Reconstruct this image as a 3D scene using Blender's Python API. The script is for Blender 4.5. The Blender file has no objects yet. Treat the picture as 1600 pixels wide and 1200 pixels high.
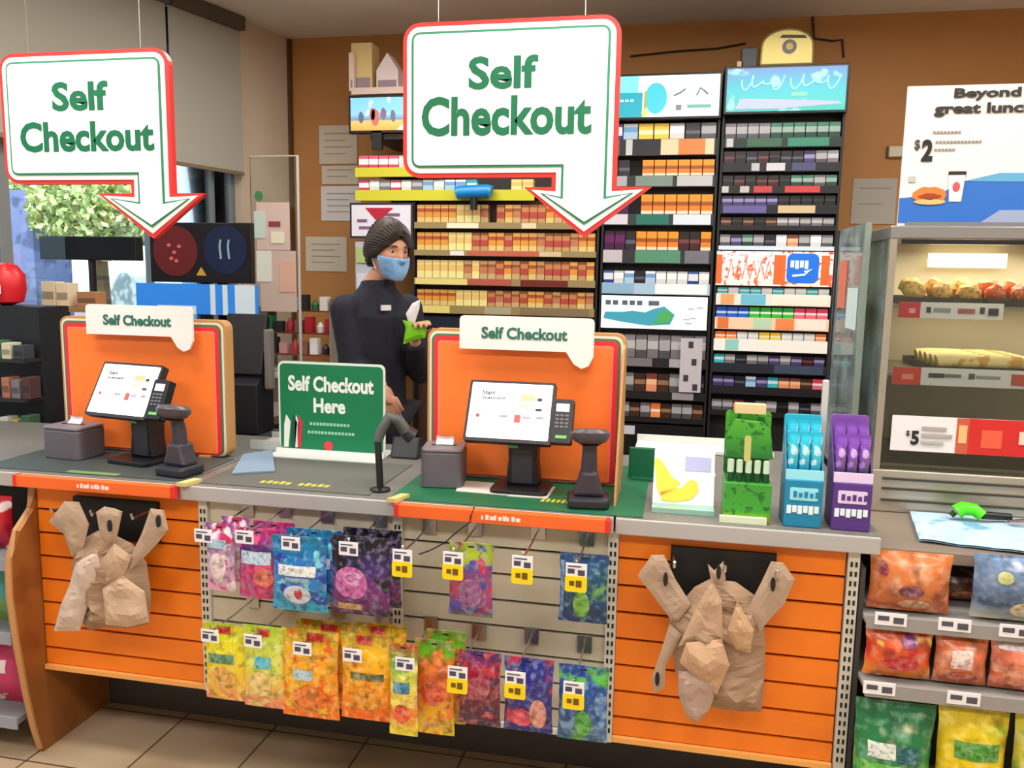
import bpy, bmesh, math, random
from mathutils import Vector, Matrix, noise
PI = math.pi
SC = bpy.context.scene
COL = SC.collection

# ------------------------------------------------------------------ camera
CX, CD, CH, YAW, PIT, ROLL, FOC = .1472, 2.1235, 1.5569, .1995, .1339, .0176, 1281.0
CAM = Vector((CX, -CD, CH))
_F = Vector((-math.sin(YAW)*math.cos(PIT), math.cos(YAW)*math.cos(PIT), -math.sin(PIT)))
_R = Vector((math.cos(YAW), math.sin(YAW), 0)); _U = _R.cross(_F)
_R2 = _R*math.cos(ROLL)+_U*math.sin(ROLL); _U2 = -_R*math.sin(ROLL)+_U*math.cos(ROLL)
cd = bpy.data.cameras.new('camera'); cam = bpy.data.objects.new('camera', cd); COL.objects.link(cam)
m3 = Matrix((_R2, _U2, -_F)).transposed()
cam.matrix_world = Matrix.Translation(CAM) @ m3.to_4x4()
cd.sensor_width = 36; cd.lens = FOC/1600*36; cd.clip_start = .05; cd.clip_end = 200
SC.camera = cam

# measuring helpers: where the sight line through a photo point meets a plane of the place
def ray(px, py): return _F+_R2*((px-800)/FOC)+_U2*((600-py)/FOC)
def PY(px, py, y):
    d = ray(px, py); return CAM+d*((y-CAM.y)/d.y)
def PZ(px, py, z=.92):
    d = ray(px, py); return CAM+d*((z-CAM.z)/d.z)
def PX(px, py, x):
    d = ray(px, py); return CAM+d*((x-CAM.x)/d.x)
def PP(px, py, p0, n):
    d = ray(px, py); return CAM+d*((p0-CAM).dot(n)/d.dot(n))

# ------------------------------------------------------------------ world, light, exposure
w = bpy.data.worlds.new('sky'); SC.world = w; w.use_nodes = True
nt = w.node_tree; bg = nt.nodes['Background']
bg.inputs[0].default_value = (.62, .80, 1.0, 1); bg.inputs[1].default_value = 2.8
SC.view_settings.view_transform = 'Standard'; SC.view_settings.look = 'None'
SC.view_settings.exposure = 0.0; SC.view_settings.gamma = 1; SC.view_settings.use_curve_mapping = False
CEIL = 3.03
LIGHT_SPOTS = [(-2.2, -2.2), (0, -2.2), (2.2, -2.2), (-2.0, -.35), (.2, -.35), (2.3, -.35), (-1.2, 1.45), (.8, 1.45)]
LIGHT_POWER = 30.5
def add_area(name, loc, rot, sx, sy, power, col):
    l = bpy.data.lights.new(name, 'AREA'); l.shape = 'RECTANGLE'; l.size = sx; l.size_y = sy; l.energy = power; l.color = col
    o = bpy.data.objects.new(name, l); COL.objects.link(o); o.location = loc; o.rotation_euler = rot; return o
for i, (lx, ly) in enumerate(LIGHT_SPOTS):
    add_area('ceiling_lamp', (lx, ly, CEIL-.06), (0, 0, 0), 1.15, .5, LIGHT_POWER*(1.12 if ly < 1 else .8), (1, .975, .93))
sun = bpy.data.lights.new('sun', 'SUN'); sun.energy = 4.5; sun.angle = .02; so = bpy.data.objects.new('sun', sun); COL.objects.link(so)
so.rotation_euler = (math.radians(40), 0, math.radians(-6))

# ------------------------------------------------------------------ colour and materials
def lin(c): return tuple(((x/255)/12.92 if x/255 <= .04045 else ((x/255+.055)/1.055)**2.4) for x in c)
_M = {}
def M(r, g, b, rough=.5, metal=0, emit=0, alpha=1, trans=0, spec=None, bump=0, bscale=60):
    k = (r, g, b, rough, metal, emit, alpha, trans, bump, bscale)
    if k in _M: return _M[k]
    m = bpy.data.materials.new('surface_%d_%d_%d' % (r, g, b)); m.use_nodes = True
    n = m.node_tree.nodes; L = m.node_tree.links; p = n['Principled BSDF']; c = lin((r, g, b))+(1,)
    p.inputs['Base Color'].default_value = c; p.inputs['Roughness'].default_value = rough; p.inputs['Metallic'].default_value = metal
    if emit: p.inputs['Emission Color'].default_value = c; p.inputs['Emission Strength'].default_value = emit
    if alpha < 1: p.inputs['Alpha'].default_value = alpha
    if trans: p.inputs['Transmission Weight'].default_value = trans; p.inputs['IOR'].default_value = 1.05
    # procedural variation so that no surface is perfectly even
    tc = n.new('ShaderNodeTexCoord'); ns = n.new('ShaderNodeTexNoise'); ns.inputs['Scale'].default_value = bscale
    L.new(tc.outputs['Object'], ns.inputs['Vector'])
    mr = n.new('ShaderNodeMapRange'); mr.inputs['To Min'].default_value = max(0, rough-.06); mr.inputs['To Max'].default_value = min(1, rough+.06)
    L.new(ns.outputs['Fac'], mr.inputs['Value']); L.new(mr.outputs['Result'], p.inputs['Roughness'])
    if bump:
        b_ = n.new('ShaderNodeBump'); b_.inputs['Strength'].default_value = bump; b_.inputs['Distance'].default_value = .004
        L.new(ns.outputs['Fac'], b_.inputs['Height']); L.new(b_.outputs['Normal'], p.inputs['Normal'])
    _M[k] = m; return m

def PM(name, stops, blobs=(), rough=.35, axis='Z', scale=28, emit=0, dist=0, sharp=False, seed=0, band=None):
    """printed surface: colours along an axis, overlaid with blotches of other printed colours"""
    m = bpy.data.materials.new(name); m.use_nodes = True
    n = m.node_tree.nodes; L = m.node_tree.links; p = n['Principled BSDF']; p.inputs['Roughness'].default_value = rough
    tc = n.new('ShaderNodeTexCoord'); sp = n.new('ShaderNodeSeparateXYZ'); L.new(tc.outputs['Generated'], sp.inputs[0])
    rp = n.new('ShaderNodeValToRGB'); e = rp.color_ramp.elements
    rp.color_ramp.interpolation = 'CONSTANT' if sharp else 'LINEAR'
    e[0].position = stops[0][0]; e[0].color = lin(stops[0][1])+(1,)
    if len(stops) == 1: e.remove(e[1])
    else: e[1].position = stops[1][0]; e[1].color = lin(stops[1][1])+(1,)
    for s in stops[2:]:
        q = e.new(s[0]); q.color = lin(s[1])+(1,)
    L.new(sp.outputs[axis], rp.inputs[0]); cur = rp.outputs[0]
    for i, (c, th, sc, kind) in enumerate(blobs):
        mp = n.new('ShaderNodeMapping'); mp.inputs['Location'].default_value = (seed*3.1+i*7.7, seed*1.7+i*2.3, i*5.1+seed)
        L.new(tc.outputs['Object'], mp.inputs[0])
        if kind == 'v':
            t = n.new('ShaderNodeTexVoronoi'); t.inputs['Scale'].default_value = sc; o = t.outputs['Distance']
        else:
            t = n.new('ShaderNodeTexNoise'); t.inputs['Scale'].default_value = sc; t.inputs['Detail'].default_value = 2; o = t.outputs['Fac']
        L.new(mp.outputs[0], t.inputs['Vector'])
        mr = n.new('ShaderNodeMapRange')
        if kind == 'v': mr.inputs['From Min'].default_value = th+.06; mr.inputs['From Max'].default_value = th-.06
        elif kind == 's': mr.inputs['From Min'].default_value = th-.12; mr.inputs['From Max'].default_value = th+.2
        else: mr.inputs['From Min'].default_value = th-.03; mr.inputs['From Max'].default_value = th+.03
        L.new(o, mr.inputs['Value'])
        mx = n.new('ShaderNodeMix'); mx.data_type = 'RGBA'; mx.inputs['B'].default_value = lin(c)+(1,)
        L.new(mr.outputs['Result'], mx.inputs['Factor']); L.new(cur, mx.inputs['A']); cur = mx.outputs['Result']
    L.new(cur, p.inputs['Base Color'])
    if emit: L.new(cur, p.inputs['Emission Color']); p.inputs['Emission Strength'].default_value = emit
    return m

WHITE = M(240, 240, 240, .45); OFFW = M(222, 218, 208, .6); BLACK = M(16, 16, 18, .4); DARK = M(38, 37, 42, .45)
GREEN = M(0, 108, 72, .45); RED = M(214, 40, 40, .45); ORANGE = M(250, 100, 14, .5); STEEL = M(176, 172, 165, .28, 1)
PAINT_ST = M(196, 194, 190, .4); KRAFT = M(158, 128, 102, .85, bump=.5, bscale=35); CHROME = M(200, 200, 205, .18, 1)
GREYK = M(98, 92, 100, .5); YEL = M(250, 215, 10, .5); PAPER = M(238, 236, 232, .7)
GLASS = bpy.data.materials.new('clear_glass'); GLASS.use_nodes = True
def _glass(m, tint=(.93, .97, .96), refl=.06):
    n = m.node_tree.nodes; L = m.node_tree.links; n.remove(n['Principled BSDF'])
    t = n.new('ShaderNodeBsdfTransparent'); t.inputs[0].default_value = tint+(1,)
    g = n.new('ShaderNodeBsdfGlossy'); g.inputs['Roughness'].default_value = .03
    f = n.new('ShaderNodeFresnel'); f.inputs['IOR'].default_value = 1.45
    mx = n.new('ShaderNodeMixShader'); L.new(f.outputs[0], mx.inputs[0]); L.new(t.outputs[0], mx.inputs[1]); L.new(g.outputs[0], mx.inputs[2])
    L.new(mx.outputs[0], n['Material Output'].inputs['Surface'])
_glass(GLASS)
REFL_GLASS = bpy.data.materials.new('glass_painted_reflections'); REFL_GLASS.use_nodes = True; _glass(REFL_GLASS, (.80, .88, .85))
_n = REFL_GLASS.node_tree.nodes; _l = REFL_GLASS.node_tree.links; _o = _n['Material Output']; _s = _o.inputs['Surface'].links[0].from_socket
_d = _n.new('ShaderNodeBsdfDiffuse'); _d.inputs[0].default_value = (.42, .50, .48, 1); _x = _n.new('ShaderNodeMixShader')  # mottled diffuse grey-green mixed in, painting reflections onto the clear glass
_t = _n.new('ShaderNodeTexNoise'); _t.inputs['Scale'].default_value = 7; _c = _n.new('ShaderNodeTexCoord'); _l.new(_c.outputs['Object'], _t.inputs['Vector'])
_r = _n.new('ShaderNodeMapRange'); _r.inputs['To Min'].default_value = .12; _r.inputs['To Max'].default_value = .62; _r.inputs['From Min'].default_value = .3; _r.inputs['From Max'].default_value = .7
_l.new(_t.outputs['Fac'], _r.inputs['Value']); _l.new(_r.outputs['Result'], _x.inputs[0]); _l.new(_s, _x.inputs[1]); _l.new(_d.outputs[0], _x.inputs[2]); _l.new(_x.outputs[0], _o.inputs['Surface'])

# ------------------------------------------------------------------ mesh building
class MB:
    def __init__(s): s.v = []; s.f = []
    def add(s, vs, fs):
        b = len(s.v); s.v += [tuple(x) for x in vs]; s.f += [tuple(i+b for i in f) for f in fs]; return s
    def box(s, x0, x1, y0, y1, z0, z1):
        return s.add([(x0,y0,z0),(x1,y0,z0),(x1,y1,z0),(x0,y1,z0),(x0,y0,z1),(x1,y0,z1),(x1,y1,z1),(x0,y1,z1)],
                     [(0,3,2,1),(4,5,6,7),(0,1,5,4),(1,2,6,5),(2,3,7,6),(3,0,4,7)])
    def prism(s, pts, y0, y1):           # outline in x,z (counter-clockwise seen from -y), pushed along y
        n = len(pts)
        return s.add([(x, y0, z) for x, z in pts]+[(x, y1, z) for x, z in pts],
                     [tuple(range(n)), tuple(range(2*n-1, n-1, -1))]+[(i, n+i, n+(i+1) % n, (i+1) % n) for i in range(n)])
    def prismx(s, pts, x0, x1):          # outline in y,z pushed along x
        n = len(pts)
        return s.add([(x0, y, z) for y, z in pts]+[(x1, y, z) for y, z in pts],
                     [tuple(range(n-1, -1, -1)), tuple(range(n, 2*n))]+[(i, (i+1) % n, n+(i+1) % n, n+i) for i in range(n)])
    def prismz(s, pts, z0, z1):
        n = len(pts)
        return s.add([(x, y, z0) for x, y in pts]+[(x, y, z1) for x, y in pts],
                     [tuple(range(n-1, -1, -1)), tuple(range(n, 2*n))]+[(i, (i+1) % n, n+(i+1) % n, n+i) for i in range(n)])
    def ring(s, outer, inner, y0, y1):   # frame between two outlines with the same count of points
        n = len(outer); vs = [(x, y, z) for y in (y0, y1) for P in (outer, inner) for x, z in P]; fs = []
        for i in range(n):
            j = (i+1) % n
            fs += [(i, j, n+j, n+i), (2*n+i, 3*n+i, 3*n+j, 2*n+j), (i, 2*n+i, 2*n+j, j), (n+i, n+j, 3*n+j, 3*n+i)]
        return s.add(vs, fs)
    def tube(s, path, r, n=8, r1=None):
        P = [Vector(p) for p in path]; vs = []; fs = []; k = len(P)
        for i, p in enumerate(P):
            t = (P[min(i+1, k-1)]-P[max(i-1, 0)]).normalized()
            a = t.cross(Vector((0, 0, 1)) if abs(t.z) < .95 else Vector((1, 0, 0))).normalized(); b = t.cross(a)
            rr = r if r1 is None else r+(r1-r)*i/(k-1)
            vs += [p+a*math.cos(2*PI*j/n)*rr+b*math.sin(2*PI*j/n)*rr for j in range(n)]
        for i in range(k-1):
            fs += [(i*n+j, i*n+(j+1) % n, (i+1)*n+(j+1) % n, (i+1)*n+j) for j in range(n)]
        fs += [tuple(range(n-1, -1, -1)), tuple(range((k-1)*n, k*n))]
        return s.add(vs, fs)
    def lathe(s, prof, c=(0, 0, 0), n=24, sx=1, sy=1):
        vs = []; fs = []; k = len(prof)
        for r, z in prof: vs += [(c[0]+r*sx*math.cos(2*PI*j/n), c[1]+r*sy*math.sin(2*PI*j/n), c[2]+z) for j in range(n)]
        for i in range(k-1): fs += [(i*n+j, i*n+(j+1) % n, (i+1)*n+(j+1) % n, (i+1)*n+j) for j in range(n)]
        fs += [tuple(range(n-1, -1, -1)), tuple(range((k-1)*n, k*n))]
        return s.add(vs, fs)
    def grid(s, fn, nu, nv):
        return s.add([fn(i/nu, j/nv) for j in range(nv+1) for i in range(nu+1)],
                     [(j*(nu+1)+i, j*(nu+1)+i+1, (j+1)*(nu+1)+i+1, (j+1)*(nu+1)+i) for j in range(nv) for i in range(nu)])
    def build(s, name, mat, parent=None, smooth=False, bevel=0, local=False, xf=None, recalc=False):
        me = bpy.data.meshes.new(name); vs = s.v
        if xf is not None: vs = [tuple(xf @ Vector(q)) for q in vs]
        org = Vector((0, 0, 0))
        if not local:
            if parent is not None:
                q = parent
                while q is not None: org = org+Vector(q.location); q = q.parent
            else:
                xs, ys, zs = zip(*vs); org = Vector(((min(xs)+max(xs))/2, (min(ys)+max(ys))/2, min(zs)))
        me.from_pydata([tuple(Vector(q)-org) for q in vs], [], s.f); me.update()
        if recalc:
            bm = bmesh.new(); bm.from_mesh(me); bmesh.ops.recalc_face_normals(bm, faces=bm.faces); bm.to_mesh(me); bm.free()
        me.materials.append(mat)
        if smooth:
            me.polygons.foreach_set('use_smooth', [True]*len(me.polygons)); me.set_sharp_from_angle(angle=math.radians(40))
        o = bpy.data.objects.new(name, me); COL.objects.link(o)
        if parent is not None: o.parent = parent
        elif not local: o.location = org
        if bevel:
            bv = o.modifiers.new('bevel', 'BEVEL'); bv.width = bevel; bv.segments = 2; bv.limit_method = 'ANGLE'
        return o
def B(x0, x1, y0, y1, z0, z1): return MB().box(x0, x1, y0, y1, z0, z1)

def tag(o, label, cat, group=None):
    o['label'] = label; o['category'] = cat
    if group: o['group'] = group
    return o
def thing(name, label, cat, loc=(0, 0, 0), group=None, rz=0):
    o = bpy.data.objects.new(name, None); COL.objects.link(o); o.location = loc; o.rotation_euler = (0, 0, rz); o.empty_display_size = .05
    return tag(o, label, cat, group)
def struct(o): o['kind'] = 'structure'; return o
KIDS = {}
def dup(root, loc=None, label=None, group=None, rz=None):
    r = root.copy(); COL.objects.link(r)
    if loc is not None: r.location = loc
    if rz is not None: r.rotation_euler = (0, 0, rz)
    if label: r['label'] = label
    if group: r['group'] = group
    for ch in root.children:
        c = ch.copy(); COL.objects.link(c); c.parent = r
        for g in ch.children:
            d = g.copy(); COL.objects.link(d); d.parent = c
    return r
ORD = ['first', 'second', 'third', 'fourth', 'fifth', 'sixth', 'seventh', 'eighth', 'ninth', 'tenth', 'eleventh', 'twelfth', 'thirteenth',
       'fourteenth', 'fifteenth', 'sixteenth', 'seventeenth', 'eighteenth', 'nineteenth', 'twentieth', 'twenty-first', 'twenty-second', 'twenty-third',
       'twenty-fourth', 'twenty-fifth', 'twenty-sixth', 'twenty-seventh', 'twenty-eighth', 'twenty-ninth', 'thirtieth']

def text(s, name, mat, parent, cx, y, cz, width, height, bold=.02, th=.0015, rotz=0, xf=None, align='C'):
    """lettering as real geometry facing -y, fitted to a width and a height"""
    cu = bpy.data.curves.new(name, 'FONT'); cu.body = s; cu.size = 1; cu.offset = bold; cu.resolution_u = 3
    t = bpy.data.objects.new(name, cu); COL.objects.link(t)
    dg = bpy.context.evaluated_depsgraph_get(); me = bpy.data.meshes.new_from_object(t.evaluated_get(dg))
    bpy.data.objects.remove(t); bpy.data.curves.remove(cu)
    xs = [v.co.x for v in me.vertices]; ys = [v.co.y for v in me.vertices]
    x0, x1, y0, y1 = min(xs), max(xs), min(ys), max(ys); n = len(me.vertices)
    P = [((v.co.x-x0)/(x1-x0)-.5, (v.co.y-y0)/(y1-y0)-.5) for v in me.vertices]; F = [tuple(p.vertices) for p in me.polygons]
    b = MB(); b.add([(cx+u*width, y, cz+v*height) for u, v in P]+[(cx+u*width, y+th, cz+v*height) for u, v in P], F+[tuple(i+n for i in reversed(f)) for f in F])
    bpy.data.meshes.remove(me)
    return b.build(name, mat, parent, local=(xf is not None), xf=xf)

def rrect(x0, x1, z0, z1, r, n=5):
    out = []
    for cx, cz, a0 in ((x1-r, z0+r, -PI/2), (x1-r, z1-r, 0), (x0+r, z1-r, PI/2), (x0+r, z0+r, PI)):
        for i in range(n+1):
            a = a0+PI/2*i/n; out.append((cx+r*math.cos(a), cz+r*math.sin(a)))
    return out
def blob(cx, cz, rx, rz, n=20, wob=0, seed=0):
    return [(cx+rx*math.cos(2*PI*i/n)*(1+wob*noise.noise((i*.7, seed, 0))), cz+rz*math.sin(2*PI*i/n)*(1+wob*noise.noise((i*.7, seed, 5)))) for i in range(n)]

# ================================================================== THE ROOM
fm = bpy.data.materials.new('beige_floor_tiles'); fm.use_nodes = True
n = fm.node_tree.nodes; L = fm.node_tree.links; p = n['Principled BSDF']; p.inputs['Roughness'].default_value = .35
tc = n.new('ShaderNodeTexCoord'); mp = n.new('ShaderNodeMapping'); mp.inputs['Location'].default_value = (.145, .06, 0)
br = n.new('ShaderNodeTexBrick'); br.offset = 0; br.inputs['Scale'].default_value = 1; br.inputs['Brick Width'].default_value = .335
br.inputs['Row Height'].default_value = .335; br.inputs['Mortar Size'].default_value = .0035
br.inputs['Color1'].default_value = lin((203, 178, 146))+(1,); br.inputs['Color2'].default_value = lin((196, 170, 138))+(1,); br.inputs['Mortar'].default_value = lin((96, 80, 64))+(1,)
ns = n.new('ShaderNodeTexNoise'); ns.inputs['Scale'].default_value = 5; ns.inputs['Detail'].default_value = 6
mx = n.new('ShaderNodeMix'); mx.data_type = 'RGBA'; mx.blend_type = 'MULTIPLY'; mx.inputs['Factor'].default_value = .25
L.new(tc.outputs['Object'], mp.inputs[0]); L.new(mp.outputs[0], br.inputs['Vector']); L.new(tc.outputs['Object'], ns.inputs['Vector'])
L.new(br.outputs['Color'], mx.inputs['A']); L.new(ns.outputs['Color'], mx.inputs['B']); L.new(mx.outputs['Result'], p.inputs['Base Color'])
struct(MB().add([(-4.3, -4.2, 0), (3.6, -4.2, 0), (3.6, 3.1, 0), (-4.3, 3.1, 0)], [(0, 1, 2, 3)]).add([(-4.3, -4.2, -.1), (3.6, -4.2, -.1), (3.6, 3.1, -.1), (-4.3, 3.1, -.1)], [(3, 2, 1, 0)]).build('floor', fm, local=True))

wallm = PM('brown_wall_paint', [(0, (184, 128, 70)), (1, (184, 128, 70))], [((180, 124, 66), .6, 1.2, 'n')], rough=.6)
struct(B(-2.6, 3.6, 3.0, 3.1, 0, CEIL).build('wall_back', wallm))
struct(B(3.5, 3.6, -4.2, 3.0, 0, CEIL).build('wall_right', M(190, 176, 156, .8)))
struct(B(-4.3, 3.6, -4.3, -4.2, 0, CEIL).build('wall_front', M(205, 200, 190, .8)))
struct(B(-4.4, 3.6, -4.3, 3.1, CEIL, CEIL+.08).build('ceiling', M(226, 222, 215, .8)))
# window wall: runs forward from the back left corner, a little outward
WC = Vector((-2.39, 3.0, 0)); WD = Vector((-.242, -.970, 0)).normalized(); WN = Vector((.970, -.242, 0)).normalized()
WX = Matrix(((WD.x, WN.x, 0, WC.x), (WD.y, WN.y, 0, WC.y), (0, 0, 1, 0), (0, 0, 0, 1)))   # local x along the wall, y into the room
def wl(px, py):
    q = PP(px, py, WC, WN); return (q-WC).dot(WD), q.z
WLEN = 7.3
colw = wl(378, 300)[0]
blind_z = wl(330, 262)[1]
struct(MB().box(0, colw, -.12, 0, 0, CEIL).build('wall_left', M(206, 186, 162, .7), xf=WX))
struct(MB().box(colw, WLEN, -.12, 0, 0, .85).build('wall_left_lower', M(186, 176, 160, .7), xf=WX))
struct(MB().box(0, .03, 0, .02, 0, CEIL-.01).build('trim_1', M(92, 58, 30, .6), xf=WX))
struct(MB().box(colw, WLEN, -.10, .03, .85, .88).build('trim_2', PAINT_ST, xf=WX))
mull = [wl(378, 380)[0]+.01, wl(345, 330)[0], wl(250, 420)[0], wl(32, 420)[0], wl(-260, 420)[0], 6.6]
win = MB()
for i, q in enumerate(mull):
    ww = .022 if i not in (3,) else .05
    win.box(q, q+ww, -.085, -.045, .88, CEIL)
win.box(colw, WLEN, -.10, -.02, .88, .93).box(colw, WLEN, -.10, -.02, CEIL-.06, CEIL)
struct(win.build('window_1', M(120, 124, 124, .5), xf=WX))
pane = MB().box(colw, WLEN, -.068, -.060, .93, CEIL-.06).build('window_2', GLASS, xf=WX); struct(pane)
# rest of the shell on the left, out of frame
struct(MB().box(WLEN, WLEN+.1, -.3, .3, 0, CEIL).build('trim_3', M(190, 180, 165, .8), xf=WX))
blindm = PM('roller_blind_cloth', [(0, (172, 168, 156)), (1, (172, 168, 156))], [], rough=.9)
bl = [(colw+.01, wl(262, 150)[0]), (wl(262, 150)[0]+.02, wl(-30, 150)[0]), (wl(-30, 150)[0]+.02, wl(-30, 150)[0]+1.3), (wl(-30, 150)[0]+1.32, WLEN-.05)]
bn = ['grey beige roller blind beside the column at the room corner', 'wide grey beige roller blind behind the left hanging sign', 'roller blind further along the window wall, near the left edge', 'roller blind nearest the shop front on the window wall']
for i, (a, b) in enumerate(bl):
    t = thing('roller_blind', bn[i], 'blind', tuple(WX @ Vector(((a+b)/2, .03, CEIL-.1))), 'roller blinds on the window wall')
    X = WX.copy(); org = Matrix.Translation(-Vector(t.location)) @ X
    MB().box(a, b, .022, .026, blind_z, CEIL-.07).build('blind_cloth', blindm, t, local=True, xf=org)
    MB().box(a, b, .015, .035, blind_z-.02, blind_z).build('bottom_rail', M(130, 112, 88, .5), t, local=True, xf=org)
    MB().box(a, b, .005, .07, CEIL-.08, CEIL-.005).build('cassette', M(88, 78, 66, .5), t, local=True, xf=org)

# ceiling lamps
t0 = None
names = ['over the shop floor, front left', 'over the shop floor, front middle', 'over the shop floor, front right', 'above the left kiosk', 'above the right kiosk', 'above the hot food case', 'behind the clerk, left', 'above the tobacco racks']
for i, (lx, ly) in enumerate(LIGHT_SPOTS):
    lb = 'flat white ceiling light panel '+names[i]
    if t0 is None:
        t0 = thing('ceiling_light', lb, 'light', (lx, ly, CEIL), 'ceiling light panels')
        MB().ring(rrect(-.62, .62, -.3, .3, .01, 1), rrect(-.58, .58, -.26, .26, .01, 1), 0, .045).build('frame', PAINT_ST, t0, local=True, xf=Matrix.Translation((0, 0, -.046)) @ Matrix.Rotation(PI/2, 4, 'X'))
        B(-.58, .58, -.26, .26, -.02, -.012).build('diffuser', M(255, 250, 240, .6, emit=1.6), t0, local=True)
    else: dup(t0, (lx, ly, CEIL), lb)

# outside the window
struct(B(-30, -2.9, -14, 26, -.25, -.15).build('ground', M(130, 128, 122, .9)))
q = PY(72, 420, 9)
tag(MB().box(q.x-5.2, q.x-.2, 9, 9.8, -.15, 2.7).build('neighbour_building', PM('blue_grey_siding', [(0, (92, 100, 136)), (1, (120, 128, 168))], [((84, 92, 124), .5, 3, 'n')], rough=.8)), 'low blue grey building seen through the left window', 'building')
def tree(px, py, Y, r, label):
    q = PY(px, py, Y); t = thing('tree', label, 'tree', (q.x, Y, -.15), 'trees outside the window')
    MB().tube([(0, 0, 0), (.05, 0, q.z*.5), (0, .05, q.z)], .14, 8, .07).build('trunk', M(84, 66, 50, .9), t, local=True)
    b = MB(); R_ = random.Random(int(px))
    for i in range(3600):
        d = Vector((R_.gauss(0, 1), R_.gauss(0, 1), R_.gauss(0, 1))).normalized()*r*(R_.random()**.4)
        d.z *= .8; c = Vector((0, 0, q.z+.15))+d; s = .07
        a = Vector((R_.uniform(-1, 1), R_.uniform(-1, 1), R_.uniform(-1, 1))).normalized()*s; e = a.cross(Vector((R_.uniform(-1, 1), R_.uniform(-1, 1), R_.uniform(-1, 1)))).normalized()*s*.7
        b.add([c-a, c+e, c+a, c-e], [(0, 1, 2, 3)])
    b.build('foliage', PM('leaves', [(0, (120, 150, 70)), (1, (190, 205, 130))], [((214, 220, 150), .6, 6, 'v')], rough=.7), t, local=True)
tree(150, 330, 8.2, .85, 'yellow green leafy tree seen through the window under the left sign')
tree(30, 300, 12, 1.5, 'leafy tree further off at the left edge of the window')
# parked white and blue truck
q = PY(338, 320, 8.0); q.x += .1; tk = thing('truck', 'white and blue box truck parked outside the window', 'truck', (q.x+.3, 8.0, -.15))
B(q.x-.15, q.x+1.9, 8.0, 9.6, .35, 2.6).build('cargo_box', M(224, 236, 246, .4), tk, bevel=.02)
B(q.x+.35, q.x+1.7, 7.99, 8.0, .6, 2.4).build('side_panel', M(60, 140, 210, .4), tk)
B(q.x-.75, q.x-.17, 8.1, 9.5, .35, 1.7).build('cab', M(110, 160, 200, .3), tk, bevel=.08)
for dx in (-.4, 1.2):
    MB().tube([(q.x+dx, 8.02, .3), (q.x+dx, 8.25, .3)], .38, 20).build('wheel', M(24, 24, 26, .8), tk, smooth=True)
q = PY(235, 410, 13.5); ck = thing('parked_car', 'pale parked car seen low through the window', 'car', (q.x, 13.5, -.15))
MB().prism([(q.x-1.3, .1), (q.x+1.3, .1), (q.x+1.35, .75), (q.x+.8, .95), (q.x+.45, 1.42), (q.x-.55, 1.45), (q.x-.9, .98), (q.x-1.35, .8)], 13.2, 14.6).build('body', M(206, 216, 214, .25), ck, bevel=.08)
for dx in (-.8, .8):
    MB().tube([(q.x+dx, 13.17, .2), (q.x+dx, 13.4, .2)], .33, 20).build('wheel', M(24, 24, 26, .8), ck, smooth=True)

# ================================================================== COUNTER AND GONDOLA BASE
S = .61
kick = M(66, 62, 58, .6)
struct(B(-2.75, .66, .31, .34, 0, .30).build('baseboard_counter', kick))
struct(B(.66, 2.0, .31, .34, 0, .30).build('baseboard_snacks', kick))
CT = .92
KT = CT+.0028
topm = PM('grey_laminate', [(0, (112, 108, 102)), (1, (112, 108, 102))], [((118, 114, 108), .55, 60, 'n')], rough=.4)
edgem = M(176, 172, 170, .45)
secs = [(-2.75, -1.285, .72, 'grey worktop section under the left self checkout kiosk'), (-1.28, -.60, .72, 'grey worktop section carrying the green Self Checkout Here sign'),
        (-.595, .0, .78, 'grey worktop section under the right self checkout kiosk'), (.005, .665, 1.0, 'grey worktop section carrying the mint and gum displays')]
for x0, x1, dp, lb in secs:
    t = thing('worktop', lb, 'counter', ((x0+x1)/2, .3, .30), 'worktop sections')
    B(x0, x1, .004, dp, CT-.012, CT).build('surface', topm, t)
    B(x0, x1, -.004, .02, CT-.045, CT-.001).build('front_edge', edgem, t, bevel=.003)
    B(x0, x1, .02, dp, CT-.04, CT-.012).build('underside', M(120, 112, 104, .6), t)
    B(x0+.01, x1-.01, .36, dp-.06, 0.0, CT-.04).build('cabinet_body', M(74, 68, 62, .6), t)

# slatwall panels
def slatwall(x0, x1, z0, z1, mat, label, dark):
    t = thing('slatwall_panel', label, 'display panel', ((x0+x1)/2, .03, z0), None)
    b = MB(); z = z0; k = 0; pitch = .0762
    y = .03
    rows = []
    zz = z1
    while zz-pitch > z0-.001: rows.append((zz-pitch, zz)); zz -= pitch
    if zz-z0 > .02: rows.append((z0, zz))
    for a, c in rows:
        b.box(x0, x1, y, y+.014, a+.0045, c-.0035)
    b.build('slats', mat, t)
    B(x0, x1, y+.017, y+.022, z0, z1).build('groove_backing', dark, t)
    return t
osl = PM('orange_slat_laminate', [(0, (242, 126, 20)), (1, (242, 126, 20))], [((236, 120, 18), .55, 4, 'n')], rough=.5)
wsl = PM('cream_slat_laminate', [(0, (198, 190, 170)), (1, (198, 190, 170))], [((190, 182, 160), .55, 4, 'n')], rough=.5)
bays = [(-1.80, -1.235, osl, 'orange slatwall panel behind the left bunch of kraft bags', M(70, 26, 4, .8)),
        (-1.205, -.625, wsl, 'cream slatwall panel behind the pink and blue candy pouches', M(58, 54, 46, .8)),
        (-.595, -.015, wsl, 'cream slatwall panel below the right kiosk, with yellow sale tags', M(58, 54, 46, .8)),
        (.015, .592, osl, 'orange slatwall panel behind the right bunch of kraft bags', M(70, 26, 4, .8))]
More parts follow.
